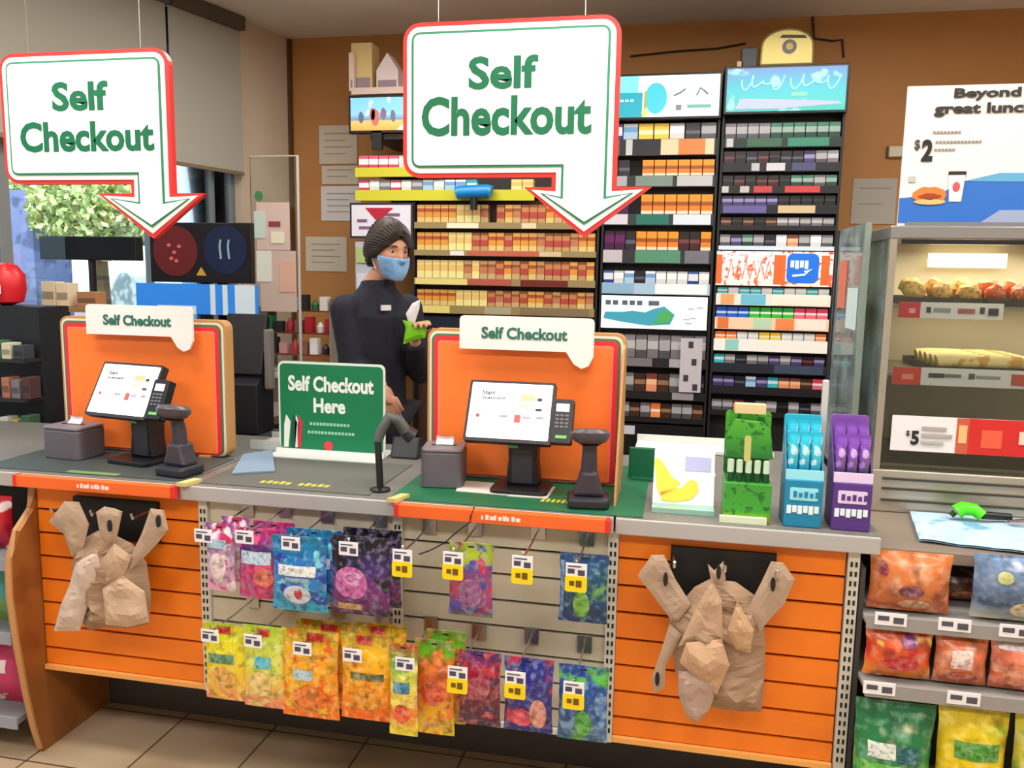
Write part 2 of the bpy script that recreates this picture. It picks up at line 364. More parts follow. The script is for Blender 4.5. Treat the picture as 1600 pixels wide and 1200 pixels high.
for x0, x1, mt, lb, dk in bays: 
    sw = slatwall(x0, x1, .285, .875, mt, lb, dk)
    B(x0, x1, .018, .05, .272, .287).build('bottom_rail', M(240, 170, 90, .4) if mt is osl else OFFW, sw)
    B(x0, x1, .052, .31, .26, .272).build('base_deck', M(50, 46, 42, .6), sw)
    B(x0+.01, x1-.01, .055, .30, .276, .874).build('backing_box', M(90, 84, 76, .8), sw)
# perforated uprights
def upright(x, label, z0=.27, z1=.875):
    t = thing('slotted_upright', label, 'upright', (x, .02, z0), 'slotted uprights between the panels')
    B(x-.014, x+.014, .018, .055, z0, z1).build('rail', M(206, 202, 190, .4), t)
    b = MB(); z = z1-.03
    while z > z0+.02:
        b.box(x-.0085, x-.0030, .0165, .0182, z-.013, z); b.box(x+.0030, x+.0085, .0165, .0182, z-.013, z); z -= .0254
    b.build('slots', M(20, 20, 20, .7), t)
for x, lb in ((-1.22, 'cream slotted upright right of the left orange slatwall'), (-.61, 'cream slotted upright between the two cream slatwalls'),
              (0, 'cream slotted upright left of the right orange slatwall'), (.61, 'cream slotted upright between orange slatwall and snack shelves')):
    upright(x, lb)

# brown side panel with a curved front edge
xs = -1.815
fe = [PX(a, b, xs) for a, b in ((76, 766), (48, 795), (26, 830), (14, 870), (16, 930), (26, 1000), (40, 1075), (52, 1130), (64, 1170))]
fy = [(max(-.42, min(.03, q.y)), q.z) for q in fe]; fy[0] = (fy[0][0], .872); fy[-1] = (fy[-1][0], 0)
prof = fy+[(.31, 0), (.31, .872)]
sp = thing('side_panel', 'brown curved wooden end panel left of the orange slatwall', 'panel', (xs, 0, 0))
brn = PM('brown_wood_panel', [(0, (150, 92, 42)), (1, (156, 98, 44))], [((140, 84, 36), .55, 6, 'n')], rough=.5)
MB().prismx(prof, xs-.012, xs+.012).build('board', brn, sp, recalc=True)
MB().tube([(xs, q[0]-.001, max(q[1], .014)) for q in fy], .0125, 6).build('edge_banding', M(190, 140, 90, .5), sp, smooth=True)

# left candy shelf beyond the side panel
ls = thing('shelf_unit', 'low grey shelf unit at the left edge beyond the brown panel', 'shelf', (-2.3, .15, 0))
B(-2.75, -1.84, .28, .30, .0, .87).build('back_panel', M(60, 58, 58, .7), ls)
LSZ = [.14, .42, .66]
for z in LSZ:
    B(-2.75, -1.84, -.06, .28, z-.02, z).build('shelf_board', M(130, 130, 134, .5), ls)
    B(-2.75, -1.84, -.066, -.06, z-.035, z+.003).build('price_rail', M(150, 156, 170, .5), ls)

# ================================================================== KRAFT BAGS
def crumple(poly, y, bulge, amp, seed, cuts=3, R=.05):
    bm = bmesh.new(); vs = [bm.verts.new((x, 0, z)) for x, z in poly]
    es = [bm.edges.new((vs[i], vs[(i+1) % len(vs)])) for i in range(len(vs))]
    bmesh.ops.triangle_fill(bm, edges=es, use_beauty=True)
    bmesh.ops.subdivide_edges(bm, edges=bm.edges[:], cuts=cuts, use_grid_fill=True)
    bmesh.ops.triangulate(bm, faces=bm.faces[:])
    bm.verts.ensure_lookup_table(); bm.verts.index_update()
    V = []; n = len(poly)
    for v in bm.verts:
        d = 9
        for i in range(n):
            a = Vector(poly[i]); b = Vector(poly[(i+1) % n]); p_ = Vector((v.co.x, v.co.z)); t = max(0, min(1, (p_-a).dot(b-a)/max(1e-9, (b-a).length_squared)))
            d = min(d, (p_-(a+(b-a)*t)).length)
        k = min(1, d/R)**.6
        c = noise.noise((v.co.x*22+seed, v.co.z*16, seed))+.6*abs(noise.noise((v.co.x*50, v.co.z*28+seed, seed*2)))
        V.append((v.co.x, y-bulge*k-amp*c*k, v.co.z))
    F = [tuple(v.index for v in f.verts) for f in bm.faces]; N = len(V)
    bd = [e for e in bm.edges if len(e.link_faces) == 1]
    W = [(x, y+.004+(y-yy)*.35, z) for x, yy, z in V]
    F2 = [tuple(i+N for i in reversed(f)) for f in F]
    S_ = [(e.verts[0].index, e.verts[1].index, e.verts[1].index+N, e.verts[0].index+N) for e in bd]
    bm.free()
    return MB().add(V+W, F+F2+S_)
def pxpoly(pts, Y): return [(q.x, q.z) for q in (PY(a, b, Y) for a, b in pts)]
def kraft(name, label, Ybase, body, flaps, handles, holes, bracket):
    c = PY(*body[0], Ybase); t = thing(name, label, 'paper bag', (sum(p[0] for p in pxpoly(body, Ybase))/len(body), .0, min(p[1] for p in pxpoly(body, Ybase))), 'kraft carrier bags hung on the orange panels')
    crumple(pxpoly(body, Ybase), Ybase, .04, .034, 1.3, cuts=5).build('bag_body', KRAFT, t, recalc=True)
    for i, f in enumerate(flaps):
        crumple(pxpoly(f[0], Ybase-f[1]), Ybase-f[1], .012, .014, 3.1+i, cuts=4, R=.03).build(f[2], f[3], t, recalc=True)
    for i, h in enumerate(handles):
        crumple(pxpoly(h, Ybase-.03), Ybase-.03, .005, .006, 7.7+i, cuts=4, R=.02).build('handle', M(176, 150, 128, .85), t, recalc=True)
    for h in holes:
        q = PY(h[0], h[1], Ybase-.044)
        MB().prism(blob(q.x, q.z, .006, .018, 10), Ybase-.044, Ybase-.036).build('handle_slot', M(30, 24, 22, .8), t)
    return t
lk = M(184, 152, 124, .85, bump=.4, bscale=40)
kraft('kraft_bag', 'bunch of crumpled brown paper carrier bags on the right orange panel', -.03,
      [(1062, 945), (1085, 918), (1110, 905), (1150, 910), (1178, 930), (1192, 960), (1196, 1010), (1194, 1060), (1190, 1112), (1158, 1112), (1128, 1108), (1100, 1100), (1075, 1085), (1055, 1050), (1050, 1000), (1045, 970)],
      [([(1112, 905), (1128, 940), (1130, 1000), (1092, 1000), (1060, 1010), (1088, 950)], .05, 'front_fold', lk),
       ([(1128, 1000), (1140, 1040), (1120, 1085), (1095, 1065), (1062, 1035), (1072, 1005)], .065, 'middle_fold', M(190, 152, 120, .85, bump=.4, bscale=40)),
       ([(1060, 1050), (1098, 1050), (1126, 1060), (1108, 1110), (1088, 1130), (1072, 1118), (1060, 1085)], .055, 'bottom_flap', M(178, 150, 136, .85, bump=.4, bscale=40)),
       ([(1152, 940), (1178, 985), (1172, 1020), (1150, 1015), (1136, 985)], .05, 'side_fold', M(190, 152, 116, .85, bump=.4, bscale=40))],
      [[(996, 900), (1018, 868), (1038, 868), (1055, 905), (1080, 945), (1060, 970), (1048, 968), (1020, 930)],
       [(1168, 952), (1190, 910), (1205, 878), (1224, 880), (1242, 905), (1225, 945), (1205, 965), (1188, 986)],
       [(1046, 975), (1066, 992), (1040, 1040), (1038, 1075), (1022, 1084), (1018, 1060), (1032, 1020)],
       [(1106, 882), (1116, 892), (1130, 878), (1134, 905), (1128, 915), (1112, 912)]],
      [(1040, 906), (1208, 914), (1027, 1062), (1123, 895)], None)
kraft('kraft_bag', 'bunch of crumpled brown paper carrier bags on the left orange panel', -.05,
      [(118, 850), (150, 830), (175, 835), (205, 850), (228, 880), (235, 930), (232, 975), (200, 982), (165, 980), (140, 985), (120, 940), (112, 890)],
      [([(118, 880), (150, 860), (158, 890), (140, 935), (124, 986), (84, 986), (95, 945), (108, 915)], .04, 'front_fold', M(200, 178, 164, .85, bump=.4, bscale=40)),
       ([(160, 920), (190, 900), (225, 925), (232, 972), (200, 980), (165, 976)], .045, 'bottom_flap', M(196, 166, 138, .85, bump=.4, bscale=40)),
       ([(178, 850), (205, 870), (192, 905), (168, 915), (155, 880)], .04, 'middle_fold', lk)],
      [[(76, 815), (100, 784), (122, 785), (138, 820), (130, 855), (112, 868), (100, 835)],
       [(205, 868), (222, 832), (235, 795), (255, 798), (262, 828), (245, 850), (226, 870), (196, 898)],
       [(150, 800), (162, 792), (178, 795), (190, 800), (182, 838), (168, 850), (156, 835)]],
      [(170, 822), (246, 815)], None)
for lb, (a, b_, c_, d_) in (('black steel bag dispenser arm behind the right kraft bags', (1045, 870, 1215, 935)), ('black steel bag dispenser arm behind the left kraft bags', (112, 788, 240, 840))):
    q0 = PY(a, d_, .0); q1 = PY(c_, b_, .0)
    t = thing('bag_dispenser', lb, 'dispenser', ((q0.x+q1.x)/2, .03, q0.z), 'bag dispensers')
    MB().box(q0.x, q1.x, .014, .029, q0.z, q1.z).build('back_plate', M(14, 12, 12, .6), t)
    for x in (q0.x+.01, q1.x-.01, (q0.x+q1.x)/2):
        MB().tube([(x, .02, q1.z-.02), (x, -.085, q1.z-.02), (x, -.09, q1.z-.005)], .004, 6).build('hook', CHROME, t)

# ================================================================== POUCHES AND HOOKS
def pouch_fn(w_, h_, t_, seed, hd=.14, ft=.04):
    def f(u, v, side=-1, off=0):        # u -1..1, v 0 top ..1 bottom
        if v < hd: k = .05+.2*max(0, (v-hd*.6)/(hd*.4))
        else:
            s = (v-hd)/(1-hd-ft) if v < 1-ft else 1
            k = max(.08, math.sin(PI*min(1, s)**.85)**.55)
            if s < .05: k = max(k, .25)
        e = max(0, 1-abs(u)**2.4)**.7
        wr = noise.noise((u*3+seed, v*6, seed))*.14*k
        y = side*(t_/2*k*(e+wr*e)+.0008+off)
        x = u*w_/2*(1-.05*math.sin(PI*v)*(k > .3))+.002*noise.noise((v*9, seed, 1))
        return (x, y, -v*h_)
    return f
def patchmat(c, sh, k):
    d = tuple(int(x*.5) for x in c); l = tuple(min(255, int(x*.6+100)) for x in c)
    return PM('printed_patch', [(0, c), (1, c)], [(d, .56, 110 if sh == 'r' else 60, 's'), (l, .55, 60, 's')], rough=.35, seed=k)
def pouch(name, label, cat, w_, h_, t_, mat, seed, patches=(), group=None, hd=.14, body='pouch_body', hang=True, loc=(0, 0, 0), rz=0):
    t = thing(name, label, cat, loc, group, rz); f = pouch_fn(w_, h_, t_, seed, hd); b = MB(); nu, nv = 12, 18
    b.grid(lambda i, j: f(2*i-1, 1-j, -1), nu, nv); b.grid(lambda i, j: f(1-2*i, 1-j, 1), nu, nv)
    # close the rim
    N = (nu+1)*(nv+1); fs = []
    for j in range(nv): fs.append((j*(nu+1)+nu, N+j*(nu+1), N+(j+1)*(nu+1), (j+1)*(nu+1)+nu)); fs.append((N+j*(nu+1)+nu, j*(nu+1), (j+1)*(nu+1), N+(j+1)*(nu+1)+nu))
    for i in range(nu): fs.append((i+1, i, N+nu-i, N+nu-i-1)); o_ = nv*(nu+1); fs.append((o_+i, o_+i+1, N+o_+nu-i-1, N+o_+nu-i))
    b.f += fs
    b.build(body, mat, t, smooth=True, local=True)
    for pn, u0, u1, v0, v1, pm, sh in patches:
        c = MB()
        if sh == 'e':
            K = 20; pts = [f((u0+u1)/2, (v0+v1)/2, -1, .0016)]
            for r_ in (.5, 1):
                for k in range(K): pts.append(f((u0+u1)/2+r_*(u1-u0)/2*math.cos(2*PI*k/K), (v0+v1)/2+r_*(v1-v0)/2*math.sin(2*PI*k/K), -1, .0016))
            c.add(pts, [(0, 1+(k+1) % K, 1+k) for k in range(K)]+[(1+k, 1+(k+1) % K, 1+K+(k+1) % K, 1+K+k) for k in range(K)])
        else: c.grid(lambda i, j: f(u0+(u1-u0)*i, v1+(v0-v1)*j, -1, .0016), 8, 8)
        c.build(pn, pm, t, smooth=True, local=True)
    if hang: B(-.008, .008, -.0022, -.0018, -.013, -.008).build('hang_hole', M(30, 30, 34, .6), t, local=True)
    return t

hk = {}
def hook(px, py, label, sale=False, Y=-.2, big=1.0):
    q = PY(px, py, Y); k = sale
    if k not in hk:
        t = thing('peg_hook', label, 'hook', (0, 0, 0), 'peg hooks with price tags')
        MB().tube([(0, .225, .03), (0, .12, .025), (0, .0, .028), (0, -.004, .045)], .0028, 6).build('wire', CHROME, t, local=True)
        B(-.02, .02, .222, .228, .005, .05).build('mounting_plate', M(180, 180, 180, .3, 1), t, local=True)
        tg = B(-.026, .026, -.0075, -.006, 0, .036).build('price_tag', M(244, 242, 248, .5), t, local=True)
        d = MB()
        d.box(-.021, -.004, -.0085, -.0074, .010, .022); d.box(.004, .021, -.0085, -.0074, .006, .020); d.box(-.021, .012, -.0085, -.0074, .027, .030)
        d.build('printing', M(70, 70, 96, .6), tg, local=True)
        if sale:
            s_ = MB().prism(rrect(-.027, .027, -.036, .004, .006), -.0095, -.008).build('sale_sticker', M(252, 218, 8, .45), t, local=True)
            MB().box(-.016, -.004, -.0106, -.0094, -.02, -.008).box(.0, .014, -.0106, -.0094, -.023, -.006).build('sale_printing', M(110, 80, 10, .6), s_, local=True)
        hk[k] = t; t.location = (q.x, Y, q.z-.018); return t
    return dup(hk[k], (q.x, Y, q.z-.018), label)
hook(320, 836, 'price tag hook at the far left of the upper candy row'); hook(384, 838, 'price tag hook above the magenta pouch')
hook(456, 848, 'price tag hook above the bright blue pouch'); hook(546, 856, 'price tag hook in front of the black pouch')
hook(330, 992, 'price tag hook at the far left of the lower candy row'); hook(397, 1000, 'price tag hook in front of the second yellow green pouch')
hook(474, 1012, 'price tag hook in front of the first orange pouch'); hook(552, 1022, 'price tag hook in front of the second orange pouch')
hook(630, 868, 'empty hook with yellow sale tag right of the black pouch', True); hook(709, 872, 'hook with yellow sale tag left of the lime topped pouch', True)
hook(817, 878, 'empty hook with yellow sale tag in the middle of the upper row', True); hook(901, 890, 'hook with yellow sale tag over the upper navy and green pouch', True)
hook(716, 1050, 'hook with yellow sale tag over the dark red pouch', True); hook(806, 1058, 'hook with yellow sale tag over the navy and red pouch', True)
hook(897, 1074, 'hook with yellow sale tag over the lower navy and green pouch', True); hook(634, 1036, 'price tag hook over the narrow green and yellow pouch')

CANDY = [
 # name, pixel box (x0,y0,x1,y1), Y, stops(bottom->top), blobs, patches, label
 ((322, 818, 368, 922), -.16, [(0, (232, 170, 210)), (.5, (190, 170, 200)), (.8, (150, 60, 130)), (1, (140, 60, 150))], [((240, 225, 235), .42, 26, 'v'), ((190, 40, 90), .6, 22, 'n')],
  [('picture', -.5, .6, .4, .8, (240, 220, 225), 'e'), ('logo', -.7, .6, .22, .34, (150, 190, 210), 'r')], 'pale pink and purple candy pouch at the left end of the upper row'),
 ((372, 826, 440, 934), -.155, [(0, (215, 40, 110)), (.45, (200, 30, 100)), (.7, (70, 40, 120)), (1, (190, 30, 100))], [((235, 80, 130), .6, 24, 'n')],
  [('logo', -.8, .7, .3, .48, (190, 215, 240), 'r'), ('picture', -.1, .8, .52, .8, (225, 110, 90), 'e')], 'magenta and violet candy pouch left of the blue one'),
 ((424, 838, 514, 954), -.17, [(0, (40, 170, 200)), (.5, (30, 110, 200)), (1, (20, 120, 150))], [((30, 60, 160), .6, 20, 'n'), ((120, 210, 225), .65, 30, 'n')],
  [('logo', -.7, .7, .36, .5, (235, 240, 245), 'r'), ('second_line', -.5, .5, .52, .58, (120, 160, 190), 'r'), ('picture', -.5, .5, .62, .88, (200, 210, 230), 'e'), ('fruit', -.1, .2, .66, .82, (190, 40, 60), 'e')], 'bright blue candy pouch with white lettering in the upper row'),
 ((516, 838, 612, 960), -.17, [(0, (60, 20, 60)), (.3, (120, 40, 120)), (.6, (60, 40, 110)), (.85, (14, 14, 18)), (1, (12, 12, 14))], [((20, 14, 30), .58, 16, 'n')],
  [('logo', -.85, .35, .36, .78, (196, 90, 170), 'e'), ('stars', -.5, .2, .42, .6, (210, 140, 190), 'e'), ('caption', -.75, .1, .84, .93, (190, 140, 90), 'r')], 'black and purple candy pouch, last of the upper row'),
 ((320, 975, 386, 1092), -.16, [(0, (240, 120, 110)), (.25, (240, 190, 70)), (.7, (238, 226, 30)), (1, (170, 190, 30))], [((246, 200, 60), .6, 20, 'n')],
  [('logo', -.7, .6, .36, .48, (70, 130, 90), 'r'), ('picture', -.6, .6, .52, .84, (240, 180, 70), 'e'), ('seal', -.3, .3, .03, .12, (200, 40, 30), 'r')], 'yellow green fruit candy pouch at the left end of the lower row'),
 ((380, 978, 446, 1104), -.16, [(0, (240, 120, 110)), (.25, (240, 190, 90)), (.6, (226, 230, 90)), (1, (170, 200, 40))], [((180, 210, 60), .62, 18, 'n')],
  [('logo', -.3, .5, .34, .48, (90, 190, 210), 'r'), ('picture', -.6, .5, .52, .84, (240, 210, 120), 'e'), ('seal', -.3, .3, .03, .12, (200, 40, 30), 'r')], 'pale green and yellow candy pouch, second in the lower row'),
 ((440, 984, 532, 1120), -.16, [(0, (246, 110, 20)), (.35, (250, 150, 20)), (.75, (240, 176, 30)), (1, (160, 150, 20))], [((236, 100, 20), .62, 30, 'n'), ((250, 196, 50), .6, 18, 'n')],
  [('logo', -.5, .2, .42, .54, (170, 205, 220), 'r'), ('picture', -.6, .7, .6, .9, (240, 120, 20), 'e'), ('seal', -.1, .5, .03, .12, (190, 40, 30), 'r')], 'orange candy pouch with pale blue patch in the lower row'),
 ((532, 990, 618, 1124), -.17, [(0, (250, 96, 10)), (.35, (250, 150, 10)), (.75, (244, 180, 20)), (1, (150, 140, 20))], [((240, 120, 20), .62, 26, 'n')],
  [('logo', -.6, .7, .42, .5, (96, 100, 50), 'r'), ('picture', -.6, .6, .58, .86, (236, 150, 20), 'e'), ('seal', -.4, .2, .03, .12, (190, 40, 30), 'r')], 'plain orange candy pouch with dark lettering, last before the slotted upright'),
 ((608, 1006, 654, 1148), -.19, [(0, (240, 230, 60)), (.25, (240, 120, 50)), (.55, (230, 220, 80)), (.8, (60, 160, 60)), (1, (200, 40, 30))], [((245, 236, 90), .62, 22, 'n')],
  [('logo', -.6, .6, .38, .5, (60, 130, 170), 'r'), ('picture', -.6, .6, .62, .84, (240, 90, 40), 'e')], 'narrow green, red and yellow pouch at the foot of the slotted upright'),
 ((646, 1000, 712, 1146), -.13, [(0, (240, 222, 20)), (.25, (244, 190, 30)), (.5, (226, 100, 30)), (.75, (214, 96, 40)), (.88, (90, 180, 30)), (1, (90, 160, 60))], [((238, 130, 40), .58, 26, 'n')],
  [('picture', -.6, .6, .4, .66, (220, 80, 40), 'e')], 'orange and yellow pouch with lime green top in the lower row'),
 ((700, 848, 772, 962), -.14, [(0, (120, 120, 40)), (.08, (70, 60, 140)), (.4, (190, 60, 90)), (.7, (70, 70, 150)), (.74, (150, 160, 10)), (1, (150, 170, 10))], [((180, 50, 70), .6, 20, 'n'), ((60, 70, 160), .62, 24, 'n')],
  [('character_panel', -.5, .6, .45, .85, (150, 90, 150), 'e')], 'blue and red pouch under a lime green header card'),
 ((872, 866, 952, 972), -.1, [(0, (20, 50, 110)), (.3, (20, 70, 120)), (.6, (24, 90, 110)), (1, (30, 60, 120))], [((110, 180, 50), .62, 16, 'n'), ((190, 200, 190), .68, 14, 'n')],
  [('picture', -.4, .3, .5, .9, (110, 190, 60), 'e'), ('side_stripe', -.97, -.8, .1, .95, (90, 130, 190), 'r')], 'navy and green pouch at the right end of the upper row'),
 ((716, 1018, 784, 1132), -.13, [(0, (40, 44, 70)), (.4, (110, 40, 60)), (.75, (160, 30, 50)), (1, (30, 40, 120))], [((40, 60, 110), .58, 20, 'n'), ((190, 50, 60), .64, 24, 'n')],
  [('picture', -.6, .6, .3, .6, (170, 60, 80), 'e')], 'dark red and navy pouch in the lower row'),
 ((786, 1028, 866, 1142), -.12, [(0, (30, 40, 130)), (.4, (50, 50, 140)), (1, (24, 40, 130))], [((200, 50, 80), .6, 14, 'n'), ((110, 120, 190), .64, 20, 'n')],
  [('picture', -.7, .2, .64, .92, (230, 70, 100), 'e'), ('figure', .1, .8, .5, .92, (226, 150, 140), 'e')], 'navy blue pouch with red spots in the lower row'),
 ((870, 1040, 952, 1156), -.12, [(0, (60, 110, 150)), (.4, (40, 90, 160)), (1, (20, 60, 150))], [((90, 180, 60), .6, 14, 'n'), ((130, 170, 210), .63, 18, 'n')],
  [('picture', -.3, .4, .55, .92, (80, 180, 70), 'e'), ('figure', .5, .9, .3, .6, (80, 130, 190), 'e')], 'blue and green pouch at the right end of the lower row'),
]
for i, (bx, Y, st, blobs, pats, lb) in enumerate(CANDY):
    a = PY((bx[0]+bx[2])/2, bx[1], Y); b_ = PY((bx[0]+bx[2])/2, bx[3], Y); l_ = PY(bx[0], (bx[1]+bx[3])/2, Y); r_ = PY(bx[2], (bx[1]+bx[3])/2, Y)
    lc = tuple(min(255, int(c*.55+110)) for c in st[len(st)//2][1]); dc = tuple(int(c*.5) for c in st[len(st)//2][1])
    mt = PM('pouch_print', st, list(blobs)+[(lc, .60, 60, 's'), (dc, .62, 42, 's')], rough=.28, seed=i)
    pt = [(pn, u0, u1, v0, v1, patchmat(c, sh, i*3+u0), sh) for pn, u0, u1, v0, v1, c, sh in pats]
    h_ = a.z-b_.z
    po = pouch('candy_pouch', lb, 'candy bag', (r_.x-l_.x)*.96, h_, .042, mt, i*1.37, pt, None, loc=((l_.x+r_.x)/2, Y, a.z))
    po['group'] = 'candy pouches hanging on the slatwall'
    # one more pouch behind on the same hook where the photo shows a stack
    if i in (0, 1, 2, 3, 6, 7, 9):
        nm = lb.split(',')[0]
        dup(po, ((l_.x+r_.x)/2+(.016 if i != 3 else .012), Y+.055, a.z+.004), 'second pouch of its hook, half hidden behind the '+' '.join(nm.split()[:5]), 'candy pouches hanging on the slatwall')

# candy on the left shelf unit
for i, (px0, py0, px1, py1, cA, cB, lb) in enumerate([(-40, 800, 24, 862, (200, 30, 50), (160, 20, 60), 'red candy bag on the top left shelf, beside the brown panel'),
        (-45, 868, 26, 950, (60, 170, 170), (130, 160, 60), 'teal and green candy bag on the middle left shelf'),
        (-40, 978, 42, 1078, (210, 60, 120), (180, 40, 60), 'pink and red candy bag on the bottom left shelf')]):
    z = [.66, .42, .14][i]; Y = 0.03
    l_ = PY(px0, py1, Y); r_ = PY(px1, py1, Y); r_.x = min(r_.x, -1.86); l_.x = min(l_.x, r_.x-.12)
    mt = PM('candy_bag_print', [(0, cB), (.5, cA), (1, cA)], [((240, 220, 225), .62, 16, 'n'), (cB, .6, 20, 'n')], rough=.3, seed=i+40)
    hh = (.17, .2, .22)[i]
    pouch('candy_bag', lb, 'candy bag', r_.x-l_.x, hh, .08, mt, 60+i, [('logo', -.6, .6, .3, .5, M(235, 225, 235, .4), 'r')], 'candy bags on the left shelves', hd=.06, hang=False, loc=((l_.x+r_.x)/2, Y, z+hh+.002))

# ================================================================== SNACK SHELVES (right)
SX0, SX1 = .64, 1.75
sz1 = PY(1460, 972, -.02).z; sz2 = PY(1460, 1080, -.06).z
sn = thing('snack_shelf_unit', 'grey metal snack shelf unit below the hot food case', 'shelf', (1.2, .15, .0))
B(SX0, SX1, .28, .30, 0.02, .83).build('back_panel', M(52, 48, 46, .7), sn)
B(SX0-.012, SX0, .02, .30, .02, .83).build('side_bracket', M(60, 58, 56, .6), sn)
for z, yf in ((sz1-.008, -.02), (sz2-.008, -.06), (.17, -.1)):
    sh = B(SX0, SX1, yf, .28, z-.012, z).build('shelf_board', M(150, 146, 142, .45), sn)
    B(SX0, SX1, yf-.006, yf, z-.022, z+.012).build('price_rail', M(150, 146, 144, .45), sh)
# slotted upright continues; shelf price labels
tgm = None
for px, py, Y, lb in ((1392, 968, -.03, 'white price label at the left of the upper snack shelf'), (1492, 977, -.03, 'white price label in the middle of the upper snack shelf'), (1588, 987, -.03, 'white price label at the right of the upper snack shelf'),
                      (1374, 1076, -.07, 'white price label at the left of the second snack shelf'), (1506, 1092, -.07, 'white price label in the middle of the second snack shelf')):
    q = PY(px, py, Y)
    if tgm is None:
        tgm = thing('price_label', lb, 'price label', (q.x, Y, q.z), 'price labels on the snack shelves')
        B(-.037, .037, .0, .003, -.016, .016).build('card', M(240, 238, 242, .5), tgm, local=True)
        MB().box(-.03, -.004, -.001, 0, -.004, .008).box(.006, .03, -.001, 0, -.010, .006).build('printing', M(80, 78, 90, .6), tgm, local=True)
    else: dup(tgm, (q.x, Y, q.z), lb)
SN = [((1352, 862, 1482, 958), .042, sz1, [(0, (200, 100, 50)), (.5, (214, 124, 70)), (1, (206, 112, 50))], [((180, 80, 40), .6, 12, 'n')], [('logo', -.35, .3, .5, .72, (130, 60, 80), 'e'), ('side_mark', -.85, -.6, .15, .4, (150, 50, 60), 'e'), ('picture', -.3, .5, .75, .95, (220, 160, 110), 'e')], 'large tan orange crisp bag at the left of the top snack shelf'),
      ((1452, 888, 1540, 962), .16, sz1, [(0, (170, 90, 50)), (.5, (90, 50, 30)), (1, (50, 34, 26))], [((150, 70, 40), .6, 14, 'n')], [('picture', -.4, .5, .6, .9, (200, 110, 70), 'e')], 'dark brown crisp bag leaning behind on the top snack shelf'),
      ((1512, 868, 1640, 972), .042, sz1, [(0, (200, 196, 170)), (.25, (90, 110, 140)), (1, (110, 140, 180))], [((210, 214, 220), .6, 10, 'n'), ((60, 80, 110), .6, 14, 'n')], [('picture', -.1, .7, .66, .92, (226, 200, 150), 'e'), ('logo', -.5, -.1, .2, .4, (190, 190, 120), 'e')], 'blue and white crisp bag at the right of the top snack shelf'),
      ((1346, 982, 1452, 1064), .0, sz2, [(0, (240, 150, 40)), (.4, (230, 90, 40)), (1, (190, 80, 50))], [((200, 40, 40), .6, 14, 'n'), ((244, 190, 90), .64, 18, 'n')], [('logo', .0, .5, .05, .3, (130, 50, 110), 'e'), ('picture', -.5, .6, .45, .8, (214, 50, 50), 'e')], 'orange and red crisp bag at the left of the second snack shelf'),
      ((1454, 992, 1538, 1074), .0, sz2, [(0, (206, 110, 60)), (.5, (220, 120, 80)), (1, (200, 96, 50))], [((236, 150, 110), .6, 18, 'n')], [('logo', -.5, .3, .22, .6, (232, 200, 190), 'r'), ('picture', -.6, .6, .68, .92, (200, 90, 60), 'e')], 'salmon orange snack bag, second on the second snack shelf'),
      ((1540, 1000, 1640, 1086), .0, sz2, [(0, (224, 120, 80)), (.5, (226, 110, 80)), (1, (224, 130, 100))], [((180, 60, 60), .6, 16, 'n'), ((246, 190, 150), .62, 18, 'n')], [('logo', -.8, .8, .04, .16, (236, 214, 214), 'r'), ('picture', -.7, .6, .4, .9, (230, 140, 100), 'e')], 'salmon red snack bag at the right of the second snack shelf'),
      ((1330, 1094, 1456, 1260), -.04, .17, [(0, (40, 120, 60)), (.5, (40, 140, 80)), (1, (20, 96, 60))], [((90, 180, 60), .6, 10, 'n'), ((190, 200, 160), .66, 9, 'n')], [('logo', -.7, .0, .28, .4, (226, 236, 232), 'r'), ('second_logo', .05, .6, .3, .42, (30, 96, 110), 'r'), ('green_band', -.85, .8, .44, .54, (90, 190, 60), 'r'), ('picture', -.4, .5, .6, .85, (60, 160, 130), 'e')], 'dark green crisp bag standing on the bottom snack shelf'),
      ((1460, 1098, 1572, 1270), -.04, .17, [(0, (238, 214, 20)), (.5, (240, 206, 10)), (1, (190, 170, 30))], [((130, 180, 40), .62, 10, 'n')], [('logo', -.6, .7, .24, .36, (70, 140, 40), 'r'), ('picture', -.7, .7, .42, .9, (246, 200, 30), 'e')], 'yellow crisp bag standing on the bottom snack shelf'),
      ((1580, 1110, 1690, 1280), -.04, .17, [(0, (200, 200, 60)), (.5, (214, 210, 90)), (1, (190, 180, 40))], [((150, 170, 60), .6, 12, 'n')], [('logo', -.6, .6, .3, .45, (120, 150, 50), 'r')], 'pale yellow green crisp bag cut off at the right edge')]
for i, (bx, Y, zb, st, blobs, pats, lb) in enumerate(SN):
    a = PY((bx[0]+bx[2])/2, bx[1], Y); l_ = PY(bx[0], bx[3] if bx[3] < 1200 else 1180, Y); r_ = PY(bx[2], bx[3] if bx[3] < 1200 else 1180, Y)
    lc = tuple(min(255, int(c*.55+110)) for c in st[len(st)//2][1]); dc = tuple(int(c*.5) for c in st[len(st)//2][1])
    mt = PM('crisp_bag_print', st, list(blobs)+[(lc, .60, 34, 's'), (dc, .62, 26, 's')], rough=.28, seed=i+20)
    pt = [(pn, u0, u1, v0, v1, patchmat(c, sh, i*3+u0), sh) for pn, u0, u1, v0, v1, c, sh in pats]
    t_ = .068 if zb > .2 else .08
    a.z = min(a.z, .828) if Y > .05 else a.z
    zb += .001
    po = pouch('crisp_bag', lb, 'crisp bag', r_.x-l_.x, a.z-zb, t_, mt, 9+i*2.1, pt, 'crisp bags on the snack shelves', hd=.07, hang=False, loc=((l_.x+r_.x)/2, Y, a.z))

